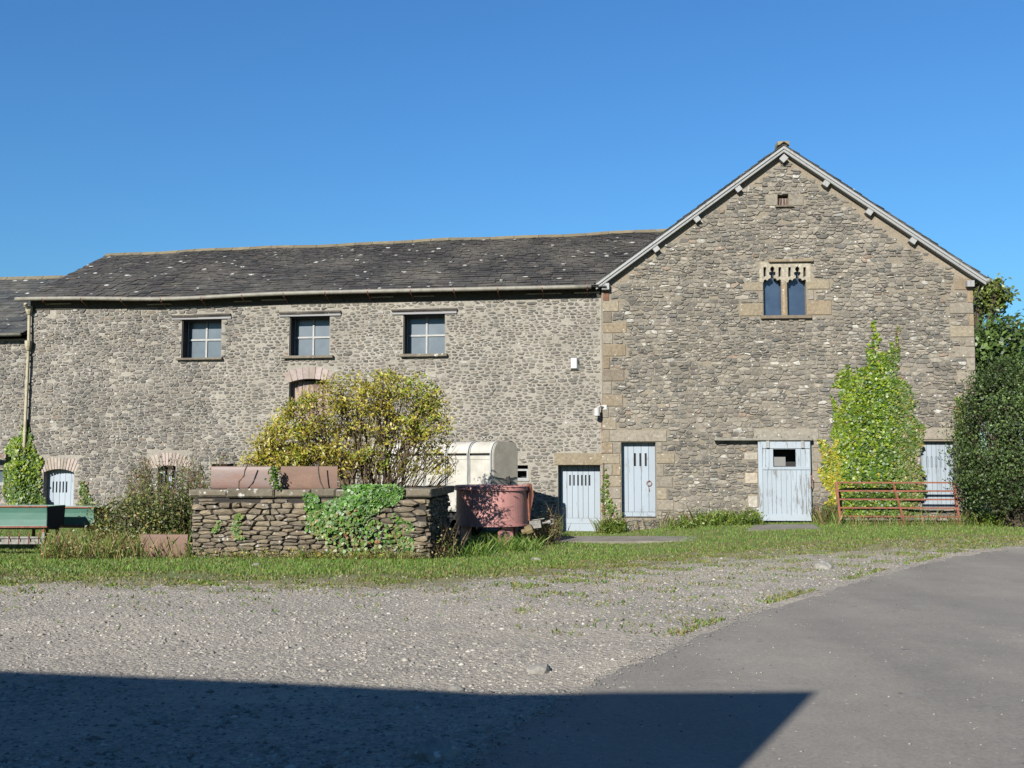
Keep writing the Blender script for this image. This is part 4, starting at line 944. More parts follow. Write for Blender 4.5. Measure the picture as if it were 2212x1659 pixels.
def wall_sample(fr, tab, n, edge=6, d0=.02, d1=.22):
    """n points on a wall inside an outline; the outline is measured in wall metres"""
    T = [(fr.hit((a + b) / 2, y)[1], fr.hit(a, y)[0], fr.hit(b, y)[0]) for y, a, b in tab][::-1]
    zs_ = [t[0] for t in T]; A = [t[1] for t in T]; B = [t[2] for t in T]; e = edge / 81
    wmax = max(b - a for a, b in zip(A, B)); out = []
    smin, smax = min(A) - e, max(B) + e; ph = nr.uniform(0, 6, 4)
    while sum(map(len, out)) < n:
        s_ = nr.uniform(smin, smax, n * 2); z_ = nr.uniform(zs_[0], zs_[-1], n * 2)
        a = np.interp(z_, zs_, A); b = np.interp(z_, zs_, B)
        wv = e * (np.sin(z_ * 5 + ph[0]) + .7 * np.sin(z_ * 11 + ph[1])) + nr.normal(0, e * .5, n * 2)
        ok = (s_ > a + wv * .6) & (s_ < b + wv)
        out.append(np.stack([s_[ok], z_[ok], np.minimum(s_[ok] - a[ok], b[ok] - s_[ok])], 1))
    q = np.concatenate(out)[:n]
    bulge = np.clip(q[:, 2] / .5, .15, 1)
    d = -(d0 + (d1 - d0) * bulge * nr.random(n) ** .6)
    W = fr.O[None] + fr.u[None] * q[:, :1] + fr.b[None] * d[:, None]; W[:, 2] = q[:, 1]
    return W, q

def ivy(name, fr, tabs, cols_fn, size, label, d1=.22, group=None, stems=()):
    root = empty(name, fr.world(fr.hit(tabs[0][1][len(tabs[0][1]) // 2][1], 1000)[0], 0, 0), 0, label, "ivy", group)
    Ps = []; 
    for n, tab, edge in tabs:
        W, q = wall_sample(fr, tab, n, edge, .02, d1); Ps.append(W)
    W = np.concatenate(Ps); out = -fr.b
    N = out[None] * 1.0 + nr.normal(0, .33, W.shape) + np.array([0, 0, .45])
    C = cols_fn(W) * clumps(W, 60, .16) * np.clip(.78 + .4 * nr.random((len(W), 1)), 0, 1.12)
    o = leafmesh("foliage", W - np.array(root.location), N, nr.uniform(.7, 1.3, len(W)) * size, .95, C, M['leaf'], root, droop=.6)
    if stems:
        mb = MB(); L = np.array(root.location)
        for st in stems:
            pts = [fr.world(*(lambda h: (h[0], -.03, h[1]))(fr.hit(*p))) - L for p in st]; mb.tube(pts, [.022 - .012 * k / len(pts) for k in range(len(pts))], 5)
        mb.build("stem", M['bark'], root)
    return root

YG = [((143, 163, 30), 4), ((124, 151, 29), 4), ((155, 168, 40), 2), ((104, 134, 28), 3)]
MG = [((89, 123, 36), 4), ((77, 109, 33), 4), ((102, 130, 42), 2), ((66, 94, 33), 2)]
GOLD = [((196, 182, 59), 3), ((180, 175, 57), 3), ((196, 162, 66), 1)]
DULL = [((138, 150, 80), 3), ((118, 134, 70), 3), ((150, 146, 84), 2), ((154, 112, 70), .8)]

def blend_cols(n, wts, sets):
    """choose a palette for each leaf by weights (n,k)"""
    wts = wts / wts.sum(1, keepdims=True); r = nr.random(n); cum = np.cumsum(wts, 1); idx = (r[:, None] > cum).sum(1).clip(0, len(sets) - 1)
    out = np.empty((n, 3))
    for k, st in enumerate(sets):
        m_ = idx == k; out[m_] = pick(st, int(m_.sum()), .22)
    return out

# big ivy on the gable
def big_cols(W):
    s_ = (W - GF.O) @ GF.u; z_ = W[:, 2]
    a = GF.hit(1800, 1000)[0]; b = GF.hit(1985, 1000)[0]; u_ = (s_ - a) / (b - a)
    w_y = np.clip(1.0 - u_ * .95, .04, 1) * np.clip((z_ - .6) / 1.6, .25, 1); w_m = np.clip(.35 + u_ * .5, .2, 1)
    w_g = np.where((u_ < .08) & (z_ < 2.2) & (z_ > .5), 1.1, .02); w_d = np.clip((u_ - .6) * 2.6, .04, 1.6)
    return blend_cols(len(W), np.stack([w_y, w_m, w_g, w_d], 1), [YG, MG, GOLD, DULL])
BIG = [(795, 1858, 1944), (815, 1845, 1946), (826, 1822, 1950), (850, 1810, 1954), (900, 1812, 1958), (940, 1800, 1960), (960, 1795, 1962), (1000, 1792, 1966), (1050, 1790, 1972), (1085, 1786, 1978), (1112, 1784, 1980)]
ivy("climbing_ivy", GF, [(13000, BIG, 9), (260, [(694, 1884, 1889), (740, 1876, 1894), (775, 1872, 1906), (800, 1864, 1912)], 4), (230, [(740, 1925, 1930), (765, 1922, 1936), (800, 1915, 1940)], 4), (60, [(705, 1936, 1940), (740, 1933, 1938), (790, 1926, 1936)], 3),
    (330, [(760, 1900, 1924), (800, 1890, 1930)], 4), (170, [(788, 1826, 1836), (812, 1806, 1838), (838, 1800, 1838)], 4), (160, [(850, 1795, 1800), (900, 1798, 1806), (945, 1795, 1808)], 4),
    (420, [(950, 1768, 1782), (975, 1768, 1800), (1000, 1776, 1800), (1030, 1770, 1802), (1060, 1788, 1804)], 5), (900, [(840, 1952, 1966), (900, 1955, 1985), (960, 1958, 1990), (1040, 1962, 1990), (1110, 1965, 1990)], 8)],
    big_cols, .075, d1=.17, label= "large bright green ivy climbing the gable beside the sliding door", stems=[[(1870, 1110), (1875, 1000), (1880, 850), (1886, 720)], [(1930, 1110), (1935, 960), (1932, 800), (1937, 712)]])
lf_cols = lambda W: blend_cols(len(W), np.stack([np.clip((W[:, 2] - .9) / .6, .1, 1), np.ones(len(W)) * .6, np.ones(len(W)) * .02], 1), [YG, MG, GOLD])
ivy("climbing_ivy", LF, [(4200, [(945, 30, 62), (965, 18, 76), (1000, 12, 86), (1040, 12, 90), (1096, 14, 95)], 5), (190, [(905, 54, 60), (925, 50, 66), (950, 40, 70)], 4)], lf_cols, .08, "yellow green ivy climbing the downpipe at the left end", d1=.3, stems=[[(50, 1090), (54, 1000), (57, 920)]])
ivy("climbing_ivy", GF, [(330, [(858, 2060, 2068), (885, 2062, 2082), (930, 2066, 2084), (980, 2070, 2086), (1010, 2066, 2080)], 5)], lambda W: blend_cols(len(W), np.ones((len(W), 2)), [MG, DULL]), .09, "sparse straggling ivy on the right corner above the right door", stems=[[(2075, 1010), (2074, 930), (2064, 862)]])
ivy("climbing_ivy", GF, [(190, [(1010, 1302, 1306), (1050, 1300, 1312), (1085, 1300, 1326), (1112, 1302, 1336)], 4)], lambda W: blend_cols(len(W), np.ones((len(W), 2)), [MG, DULL]), .07, "thin ivy trail at the foot of the joint between the two barns", stems=[[(1306, 1110), (1303, 1060), (1304, 1000)]])
ivy("climbing_ivy", LF, [(170, [(1045, 350, 364), (1080, 352, 362)], 3), (200, [(1040, 178, 190), (1075, 172, 196), (1094, 170, 200)], 5)], lambda W: blend_cols(len(W), np.ones((len(W), 2)), [MG, DULL]), .07, "sparse creeper on the wall between the arched door and the half window", stems=[[(186, 1090), (184, 1042)]])

# ------------------------------------------------------------------ dry stone wall of the pen, with coping and creepers
b0 = gp(925, 1208); WF = Frame(b0[0], b0[1], 3.0); WL = WF.hit(411, 1190)[0]; WT = WF.hit(900, 1057)[1]; WC = WF.hit(900, 1076)[1]; ZB = b0[2] - .15
pen = empty("dry_stone_wall", (WF.O[0], WF.O[1], 0), -WF.phi, "mossy dry stone pen wall with flat coping in front of the long barn", "stone wall")
mb = MB()
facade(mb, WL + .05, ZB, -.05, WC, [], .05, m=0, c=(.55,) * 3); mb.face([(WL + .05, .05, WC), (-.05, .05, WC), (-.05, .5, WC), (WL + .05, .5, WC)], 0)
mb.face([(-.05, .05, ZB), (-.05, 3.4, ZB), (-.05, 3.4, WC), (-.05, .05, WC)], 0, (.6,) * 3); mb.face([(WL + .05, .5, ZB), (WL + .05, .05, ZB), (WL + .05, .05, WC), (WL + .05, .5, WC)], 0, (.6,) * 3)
mb.face([(-.5, 3.4, ZB), (-.5, .5, ZB), (-.5, .5, WC), (-.5, 3.4, WC)], 0); mb.face([(-.5, .5, WC), (-.05, .5, WC), (-.05, 3.4, WC), (-.5, 3.4, WC)], 0); mb.face([(WL, .5, ZB), (-.5, .5, ZB), (-.5, .5, WC), (WL, .5, WC)], 0)
vrubble(mb, WL, ZB, 0, WC - .02, [], st_dry, y=.05, jz=.08, A=3.6)
for sx, sgn, ln in ((0, 1, 3.3), (WL, -1, .5)):     # faces of the two ends
    t_ = MB(); vrubble(t_, 0.02, ZB, ln, WC - .02, [], st_dry, y=0, jz=.08, A=3.6); i = len(mb.v)
    mb.v += [(sx + sgn * (-p[1] - .05), p[0] + .02, p[2]) for p in t_.v]; mb.f += [tuple(i + k for k in f) for f in t_.f]; mb.m += t_.m; mb.c += t_.c
mb.build("stonework", [M['mortar_dark'], M['wallstone']], pen)
mb = MB(); x = WL - .06
while x < .04:
    wd = rng.uniform(.3, .9); x1 = min(x + wd, .06); hh = rng.uniform(-.022, .012); g_ = rng.uniform(.8, 1.1)
    mb.box(x, .0 - rng.uniform(0, .05), WC + .005 + rng.uniform(-.02, .02), x1 - .012, .55, WT + hh, 0, tuple(k * g_ for k in lin(106, 98, 80)), .03); x = x1
    if x > .03: break
y0 = .56
while y0 < 3.3: y1 = y0 + rng.uniform(.5, .9); mb.box(-.55, y0, WC + .005, .05, y1 - .015, WT + rng.uniform(-.015, .01), 0, lin(104, 96, 80), .02); y0 = y1
mb.build("coping", M['wallstone'], pen)
wcols = lambda W: blend_cols(len(W), np.stack([np.clip((W[:, 2] - .95) / .1, .0, .5), np.ones(len(W)), np.clip((.85 - W[:, 2]) * 1.9, .02, 1.4)], 1), [[((104, 158, 48), 3), ((124, 174, 58), 2), ((84, 134, 46), 2)], [((96, 142, 54), 4), ((80, 120, 50), 3), ((116, 154, 66), 2)], DULL])
WIV = [(1048, 745, 858), (1060, 735, 862), (1075, 725, 856), (1095, 690, 842), (1115, 675, 825), (1135, 672, 800), (1150, 680, 760)]
iv = ivy("wall_ivy", WF, [(1700, WIV, 8), (520, [(1048, 760, 860), (1075, 752, 858), (1090, 760, 845)], 4), (420, [(1100, 660, 700), (1130, 660, 850), (1170, 690, 870), (1200, 700, 880)], 9), (120, [(1065, 655, 672), (1100, 650, 690)], 4)], wcols, .07, "dense ivy mat spilling over the middle of the pen wall", d1=.16)
ivy("wall_ivy", WF, [(110, [(1110, 512, 519), (1140, 505, 520), (1165, 508, 535)], 3), (40, [(1125, 468, 476), (1150, 460, 472)], 3)], wcols, .075, "narrow ivy strands hanging on the left half of the pen wall", d1=.12)
ivy("wall_ivy", WF, [(150, [(1110, 838, 860), (1150, 845, 880), (1200, 870, 905)], 7)], wcols, .065, "thin creeper trailing near the right corner of the pen wall", d1=.1)

# glazed clay troughs
def clay_mat(nm, c1, c2, rough):
    m, nt, bs = newmat(nm); v = coords(nt, (1, 2.5, 2.5)); a = noise(nt, v, 2.2, 6, .65, .6); b = noise(nt, v, 26, 4)
    col = mix(nt, ramp(nt, a, .35, .66), c1, c2); col = mix(nt, .35, col, ramp(nt, b, .3, .7, (.6, .6, .6), (1.1, 1.1, 1.1)), 'MULTIPLY')
    nt.links.new(col, bs.inputs["Base Color"]); bs.inputs["Roughness"].default_value = rough; bump(nt, bs, b, .15, .01); return m
M['clay'] = clay_mat("glazed_clay", lin(128, 92, 74), lin(126, 110, 104), .58); M['clay2'] = clay_mat("dull_clay", lin(136, 104, 86), lin(116, 90, 74), .8)
def clay(pa, pb_, ytop, ybot, d, mat, label, fr=WF, grp="half round clay troughs"):   # convex side to the yard
    s0, z0, s1, z1 = fr.rect(pa, ytop, pb_, ybot, d); H = z1 - z0; r = H / 2 * 1.04
    o = empty("clay_trough", fr.world((s0 + s1) / 2, d + .12, z0), -fr.phi, label, "trough", grp); L = (s1 - s0) / 2; n = 26; mb = MB()
    for (ra, m_) in ((1.0, 0), (.86, 0)):
        for k in range(n):
            a0 = math.pi * (.5 + k / n); a1 = math.pi * (.5 + (k + 1) / n)
            p = lambda a, x: (x, -abs(math.cos(a)) ** .5 * r * .26 * ra, H / 2 + math.copysign(abs(math.sin(a)) ** .7, math.sin(a)) * r * ra)
            f = [p(a1, -L), p(a1, L), p(a0, L), p(a0, -L)]; mb.face(f if ra == 1 else f[::-1])
    for x in (-L, L):
        for k in range(n):
            a0 = math.pi * (.5 + k / n); a1 = math.pi * (.5 + (k + 1) / n); q = lambda a, ra: (x, -abs(math.cos(a)) ** .5 * r * .26 * ra, H / 2 + math.copysign(abs(math.sin(a)) ** .7, math.sin(a)) * r * ra)
            f = [q(a0, 1), q(a1, 1), q(a1, .86), q(a0, .86)]; mb.face(f if x > 0 else f[::-1])
    for sg in (1, -1): z = H / 2 + sg * r; zi = H / 2 + sg * r * .86; mb.face([(-L, 0, z), (L, 0, z), (L, 0, zi), (-L, 0, zi)])
    mb.build("shell", mat, o)
    return o
clay(453, 583, 1008, 1056, .15, M['clay'], "shiny glazed brown clay trough lying on the left of the pen wall")
clay(604, 727, 1008, 1057, .18, M['clay2'], "dull brown clay trough on the pen wall beneath the shrub")
gfr = Frame(gp(400, 1190)[0], 18.85, 2); clay(300, 402, 1156, 1206, .0, M['clay2'], "half buried clay trough on the ground at the left foot of the pen wall", gfr)
def vine(pts, d, label, fr=WF, r=.014):
    mb = MB(); P_ = [fr.hit(px, py, d) for px, py in pts]; mb.tube([(p[0], d - .02 * math.sin(k * 1.7), p[1]) for k, p in enumerate(P_)], r, 5); o = mb.build("vine_stem", M['bark']); o.location = (fr.O[0], fr.O[1], 0); o.rotation_euler = (0, 0, -fr.phi)
    return tag(o, label, "stem", "dead vine stems over the troughs")
vine([(537, 1000), (530, 1016), (527, 1028), (516, 1040), (516, 1056)], -.02, "bent dark stem crossing the shiny clay trough")
vine([(688, 1000), (689, 1020), (692, 1040), (699, 1056)], .0, "thin dark stem crossing the dull clay trough")
o = empty("trough_creeper", WF.world(*(lambda h: (h[0], .05, h[1]))(WF.hit(592, 1050))), 0, "small dark ivy tuft growing between the two clay troughs", "ivy")
W = np.array([WF.world(*(lambda h: (h[0], rng.uniform(-.12, .1), h[1]))(WF.hit(592 + rng.gauss(0, 5) + max(0, (k % 50 - 30)) * .5, 1010 + (k % 50) * .95))) for k in range(150)])
leafmesh("foliage", W - np.array(o.location), nr.normal(0, 1, W.shape) + np.array([0, -1, .3]), .055, .9, pick(MG, len(W)), M['leaf'], o)

# ------------------------------------------------------------------ crowns made of leaf sprays on real limbs
def crown_pts(tab, Yc, half, n, shell=.0, seed=None):
    """n target points inside an outline given as rows; outline is turned into metres at the crown's own distance"""
    T = [(at((a + b) / 2, y, Yc)[2], at(a, y, Yc)[0], at(b, y, Yc)[0]) for y, a, b in tab][::-1]; zs_ = [t[0] for t in T]; A = [t[1] for t in T]; B = [t[2] for t in T]; out = []
    while len(out) < n:
        z = rng.uniform(zs_[0], zs_[-1]); a = np.interp(z, zs_, A); b = np.interp(z, zs_, B); x = rng.uniform(min(A), max(B))
        if not a < x < b: continue
        u_ = (2 * x - a - b) / (b - a); th = half * math.sqrt(max(.05, 1 - u_ * u_)); v = rng.uniform(-1, 1)
        if shell and abs(v) < shell and abs(u_) < shell: continue
        out.append((x, Yc + v * th, z))
    return np.array(out)

def limbs(mb, base, targets, n_main, r0, r1, spread=.25, twig=.006):
    """main limbs from the base to cluster means, twigs from limbs to each target"""
    c = targets[nr.choice(len(targets), n_main, replace=False)]
    for _ in range(4):
        d = ((targets[:, None] - c[None]) ** 2).sum(-1); lab = d.argmin(1)
        c = np.array([targets[lab == k].mean(0) if (lab == k).any() else c[k] for k in range(n_main)])
    for k in range(n_main):
        b = np.array(base) + nr.normal(0, 1, 3) * np.array([spread, spread, 0]); e = c[k]
        m1 = b * .62 + e * .38 + nr.normal(0, .06, 3) + np.array([0, 0, .12]); m2 = b * .3 + e * .7 + nr.normal(0, .08, 3) + np.array([0, 0, .1])
        mb.tube([b, m1, m2, e], [r0, r0 * .75, r0 * .5, r1], 5)
        for t in targets[lab == k]:
            st = (m1, m2, e)[rng.randrange(3)]; md = (st + t) / 2 + nr.normal(0, .05, 3); mb.tube([st, md, t], [r1, twig * 1.3, twig * .6], 3)
    return lab

SH = [(803, 855, 905), (815, 745, 922), (830, 695, 936), (850, 662, 948), (880, 620, 952), (910, 600, 958), (940, 568, 960), (965, 548, 966), (985, 540, 968), (1008, 535, 960), (1022, 640, 940)]
Yc = 20.2; base = at(812, 1062, Yc); base[2] = -.1
shrub = empty("elder_shrub", base, 0, "sprawling golden green shrub growing out of the pen behind its wall", "shrub")
T = crown_pts(SH, Yc, .65, 500)
pxs = CX + (T[:, 0] / T[:, 1]) * F; keep = []
for k, t in enumerate(T):
    thin = (t[2] < 2.05 and pxs[k] > 790); keep.append(rng.random() > (.45 if thin else 0) and math.sin(t[0] * 4.1 + 1) * math.sin(t[2] * 5.3) > -.72)
T = T[np.array(keep)]; T = np.concatenate([T, crown_pts([(930, 590, 650), (965, 548, 690), (1004, 536, 720)], Yc, .5, 50)]); mb = MB(); limbs(mb, base, T, 26, .035, .012, .3); 
EX = crown_pts([(960, 780, 1000), (1045, 760, 990)], Yc, .7, 120); limbs(mb, base, EX, 14, .02, .008, .3, .005)
mb.v = [tuple(np.array(v) - base) for v in mb.v]; mb.build("branches", basic("pale_bark", lin(116, 98, 70), lin(86, 72, 50), .9, scale=10, bmp=.2), shrub)
T = np.concatenate([T, crown_pts([(925, 930, 960), (1000, 930, 985), (1025, 900, 980)], Yc, .5, 9)])
cl = np.concatenate([t + nr.normal(0, 1, (38, 3)) * np.array([.115, .115, .065]) for t in T]); n = len(cl)
px_ = CX + cl[:, 0] / cl[:, 1] * F; z_ = cl[:, 2]
gw = np.exp(-((px_ - 905) / 45) ** 2) * np.clip((z_ - 2.0) / .5, 0, 1) * 1.6 + np.exp(-((px_ - 850) / 60) ** 2 - ((z_ - 1.75) / .25) ** 2) * 1.6 + np.exp(-((px_ - 640) / 25) ** 2) * .7 + .25
C = blend_cols(n, np.stack([gw, np.ones(n), np.ones(n) * .5, np.ones(n) * .25], 1), [[((139, 160, 40), 3), ((158, 170, 48), 3), ((114, 138, 36), 2)], [((175, 164, 58), 4), ((155, 147, 51), 4), ((190, 172, 70), 2)], [((190, 170, 74), 2), ((163, 138, 59), 2), ((134, 116, 51), 1)], [((209, 198, 99), 1), ((197, 189, 79), 1)]]) * clumps(cl, 120, .22)
leafmesh("foliage", cl - base, nr.normal(0, .7, cl.shape) + np.array([-.3, -.6, .6]), nr.uniform(.045, .1, n), .42, C, M['leaf'], shrub, droop=.3)

def bush(name, tab, Yc, half, n, nt_, size, cols, label, base, r0, asp=.6, cat="tree", shell=.45, mat='leaf_dark', sig=(.16, .16, .12), per=30, clump=.3, grp=None):
    b = np.array(base, float); o = empty(name, b, 0, label, cat, grp); T = crown_pts(tab, Yc, half, nt_, shell); mb = MB(); limbs(mb, b, T, max(5, nt_ // 24), r0, r0 * .3, .15)
    mb.v = [tuple(np.array(v) - b) for v in mb.v]; mb.build("trunk", M['bark'], o)
    cl = np.concatenate([t + nr.normal(0, 1, (per, 3)) * np.array(sig) for t in T]); C = pick(cols, len(cl), .3) * clumps(cl, 90, clump)
    ctr = np.array([cl[:, 0].mean(), cl[:, 1].mean(), cl[:, 2].mean()]); N = (cl - ctr) * .5 + nr.normal(0, .8, cl.shape) + np.array([0, 0, .4])
    leafmesh("crown", cl - b, N, nr.uniform(.7, 1.35, len(cl)) * size, asp, C, M[mat], o); return o
DK = [((72, 94, 46), 4), ((84, 106, 50), 4), ((102, 124, 62), 2), ((58, 78, 42), 3)]
gr = gp(2160, 1108)
bush("holly_tree", [(775, 2150, 2290), (800, 2128, 2310), (825, 2114, 2330), (845, 2106, 2340), (870, 2090, 2345), (900, 2080, 2350), (950, 2076, 2350), (1000, 2070, 2350), (1040, 2084, 2350), (1070, 2100, 2350), (1096, 2118, 2340)], 24.6, 1.3, 0, 760, .065, DK, "dense dark evergreen bush standing at the right corner of the gable", (at(2190, 1090, 24.6)[0], 24.6, gr[2]), .07, per=62)
TR = "trees beyond the gabled barn"
bush("leafy_tree", [(694, 2180, 2320), (706, 2140, 2340), (725, 2112, 2350), (760, 2105, 2360), (830, 2100, 2360), (900, 2100, 2360)], 36, 2.6, 0, 330, .2, [((92, 116, 56), 3), ((76, 100, 48), 3), ((110, 132, 66), 2)], "broad mid green tree seen just above the dark evergreen bush", (at(2220, 1000, 36)[0], 36, 0), .2, per=40, sig=(.35, .35, .22), mat='leaf', grp=TR, clump=.4)
bush("pine_tree", [(600, 2118, 2138), (612, 2106, 2146), (630, 2100, 2152), (648, 2100, 2170), (660, 2098, 2172), (680, 2100, 2135)], 44, 1.2, 0, 46, .17, [((124, 138, 66), 3), ((102, 118, 58), 3), ((144, 152, 80), 2)], "airy olive green tree top rising beside the right eave", (at(2080, 1000, 44)[0], 44, 0), .22, per=60, sig=(.2, .2, .12), mat='leaf', shell=0, grp=TR, clump=.35)

# ------------------------------------------------------------------ farm gear
# aluminium livestock container
c0 = at(1065, 1105, 24.2); TF = Frame(c0[0], 24.2, 38); TL = 4.3; TW = .92
lv = empty("livestock_trailer", (TF.O[0], TF.O[1], 0), -TF.phi, "aluminium livestock container with rounded roof behind the shrub", "trailer")
m, nt, bs = newmat("aluminium"); v = coords(nt, (14, 14, .6)); a = noise(nt, v, 2, 5, .6); b = noise(nt, coords(nt), 2.5, 5, .6)
col = mix(nt, ramp(nt, b, .35, .7), lin(226, 221, 208), lin(196, 190, 174)); nt.links.new(mix(nt, .3, col, ramp(nt, a, .3, .7, (.75, .75, .74), (1.1, 1.1, 1.1)), 'MULTIPLY'), bs.inputs["Base Color"]); bs.inputs["Metallic"].default_value = .25; bs.inputs["Roughness"].default_value = .5; M['alu'] = m
M['alu_dull'] = basic("dull_panel", lin(226, 214, 190), lin(208, 196, 172), .8, scale=3, bmp=.05)
zb = TF.hit(1060, 1108)[1]; zt = TF.hit(1062, 953)[1]; zs1 = TF.hit(1062, 984)[1]; zs0 = TF.hit(1062, 976)[1]; zu = TF.hit(1062, 1052)[1]; zl = TF.hit(1062, 1060)[1]; rr = zt - zs0 + .03
def tprof(e=0.0):
    P = []; r = rr
    for k in range(9): a = math.pi - k * math.pi / 16; P.append((r + (r + e) * math.cos(a), zt - r + (r + e) * math.sin(a)))
    for k in range(9): a = math.pi / 2 - k * math.pi / 16; P.append((TW - r + (r + e) * math.cos(a), zt - r + (r + e) * math.sin(a)))
    return P
pr = tprof(); mb = MB()
for k in range(len(pr) - 1): p, q = pr[k], pr[k + 1]; mb.face([(-TL, p[0], p[1]), (0, p[0], p[1]), (0, q[0], q[1]), (-TL, q[0], q[1])])
mb.face([(-TL, 0, zs0), (0, 0, zs0), (0, 0, pr[0][1]), (-TL, 0, pr[0][1])])
rf = mb.build("roof", M['alu'], lv, False)
mb = MB(); mb.box(-TL, .0, zu + .08, 0, .03, zs1); mb.box(-TL, -.012, zs1 - .09, 0, -.002, zs1); mb.box(-TL, -.02, zu, 0, -.002, zu + .085); mb.box(-TL, .01, zb, 0, .04, zl); mb.box(-TL, TW - .03, zb, 0, TW, zs1)
mb.build("side_panel", M['alu'], lv)
mb = MB(); mb.box(-TL + .02, .06, zb, -.03, .09, zs0 + .02); mb.box(-TL, .02, zl + .005, 0, .06, zu - .005); mb.build("inner_lining", M['dark'], lv)
mb = MB(); e = [(.0, zb)] + [(p[0], p[1]) for p in pr] + [(TW, zb)]
mb.slab([(.004, p[0] + 0, p[1]) for p in e], .02); mb.build("end_panel", M['alu_dull'], lv)
mb = MB(); mb.slab([(-TL, p[0], p[1]) for p in e], .02); mb.build("end_panel", M['alu_dull'], lv)
mb = MB()
for k in range(6):
    x = -.03 - k * .72
    for j in range(len(pr) - 1):
        p, q = tprof(.02)[j], tprof(.02)[j + 1]
        for dx, w_, c in ((-.045, .028, (1.1,) * 3), (-.016, .032, (.12,) * 3), (.017, .028, (1.1,) * 3)): mb.face([(x + dx, p[0], p[1]), (x + dx + w_, p[0], p[1]), (x + dx + w_, q[0], q[1]), (x + dx, q[0], q[1])], 0, c)
    for dx, w_, c in ((-.045, .028, (1.1,) * 3), (-.016, .032, (.12,) * 3), (.017, .028, (1.1,) * 3)): mb.box(x + dx, -.035, zb, x + dx + w_, -.021, pr[0][1], 0, c)
M['rib'] = basic("rib", lin(186, 186, 182), lin(165, 165, 160), .5, bmp=0, useattr=True)
mb.build("ribs", M['rib'], lv)
mb = MB(); mb.box(-TL, .25, zb - .12, 0, .33, zb - .002); mb.box(-TL, TW - .33, zb - .12, 0, TW - .25, zb - .002); mb.build("chassis", M['rust'], lv)
for xx in (-1.3, -2.1):
    for yy in (.1, TW - .25):
        mb = MB(); t_ = MB(); t_.lathe([(.12, 0), (.3, .0), (.33, .04), (.33, .13), (.3, .17), (.12, .17)], 20); mb.v = [(xx + p[0], yy + p[2], .1 + p[1]) for p in t_.v]; mb.f = t_.f; mb.m = t_.m; mb.c = t_.c; mb.build("wheel", M['dark'], lv)
mb = MB(); pz = TF.hit(1085, 1030)[1]; mb.tube([(.05, .5, pz), (.07, .52, pz - .12), (.05, .5, pz - .32)], [.05, .07, .03], 6); mb.tube([(.03, .06, pz - .02), (.04, .45, pz - .06), (.03, TW - .05, pz - .02)], .008, 4); mb.build("rope", M['dark'], lv)

# pink pan mixer hopper
HC = at(1063, 1100, 22.9); hop = empty("mixer_hopper", (HC[0], HC[1], 0), 0, "rusty pink cylindrical mixer hopper on stub legs beside the pen wall", "hopper")
m, nt, bs = newmat("faded_red_paint"); v = coords(nt); a = noise(nt, v, 3.2, 7, .7); b = noise(nt, v, 16, 5, .7); d_ = noise(nt, coords(nt, (6, 6, .7)), 2, 5, .6)
col = mix(nt, ramp(nt, a, .35, .7), lin(208, 146, 136), lin(184, 130, 124)); col = mix(nt, ramp(nt, d_, .5, .75, (0, 0, 0), (.6, .6, .6)), col, lin(176, 136, 122)); col = mix(nt, ramp(nt, b, .6, .7), col, lin(112, 62, 44))
nt.links.new(col, bs.inputs["Base Color"]); bs.inputs["Roughness"].default_value = .6; bump(nt, bs, b, .2, .01); M['redpaint'] = m
r0 = .8; z1 = at(1063, 1052, 22.1)[2]; z0 = at(1063, 1138.5, 22.1)[2]
mb = MB(); mb.lathe([(r0 * .3, z0 + .05), (r0, z0 + .03), (r0, z1 - .09), (r0 + .035, z1 - .085), (r0 + .035, z1 - .01), (r0 + .0, z1), (r0 - .03, z1), (r0 - .03, z0 + .08), (.05, z0 + .08)], 72); mb.lathe([(r0 + .003, z0 - .0), (r0 + .03, z0 - .0), (r0 + .03, z0 + .028), (r0 + .003, z0 + .03)], 48)
mb.build("pan", M['redpaint'], hop)
mb = MB(); mb.lathe([(r0 + .05, z1 - .0), (r0 + .02, z1 + .025), (r0 - .03, z1 + .02), (r0 - .04, z1 + .003)], 48); mb.build("rim", M['redpaint'], hop)
for ang in (-62, 50, 170, -150):
    mb = MB(); ca, sa = math.cos(R(ang)), math.sin(R(ang)); cx, cy = ca * r0 * .88, sa * r0 * .88; g0 = gz(HC[0] + cx, HC[1] + cy) - .1; tx, ty = -sa, ca
    q = [(cx - tx * .17, cy - ty * .17, z0 - .1), (cx - tx * .13, cy - ty * .13, g0), (cx + tx * .13, cy + ty * .13, g0), (cx + tx * .17, cy + ty * .17, z0 + .02), (cx - tx * .08, cy - ty * .08, z0 + .02)]
    if sa > 0: q = q
    mb.slab(q, .1); lg = mb.build("leg", M['redpaint'], hop)
    mb = MB()
    for zz in (.16, .3): mb.lathe([(.001, -.006), (.022, -.004), (.022, .0)], 8, cx=0, cy=0); 
mb = MB(); bx = r0 + .04
mb.slab([(bx - .03, -.2, z1 + .07), (bx - .03, -.26, z1 - .15), (bx, -.22, z1 - .75), (bx + .03, -.18, z1 - .5), (bx + .09, -.14, z1 - .2), (bx + .05, -.14, z1 + .02)], .05); mb.build("bracket", M['rust'], hop)
def wp(px, py, Y): p = at(px, py, Y); return (p[0] - HC[0], p[1] - HC[1], p[2])
mb = MB(); a = wp(1144, 1134, 22.3); b = wp(1168, 1131, 22.3); mb.bar(a, b, .2, .16); mb.tube([wp(1150, 1124, 22.2), wp(1176, 1120, 22.2)], .012, 5); mb.build("gearbox", M['metal_plain'], hop)
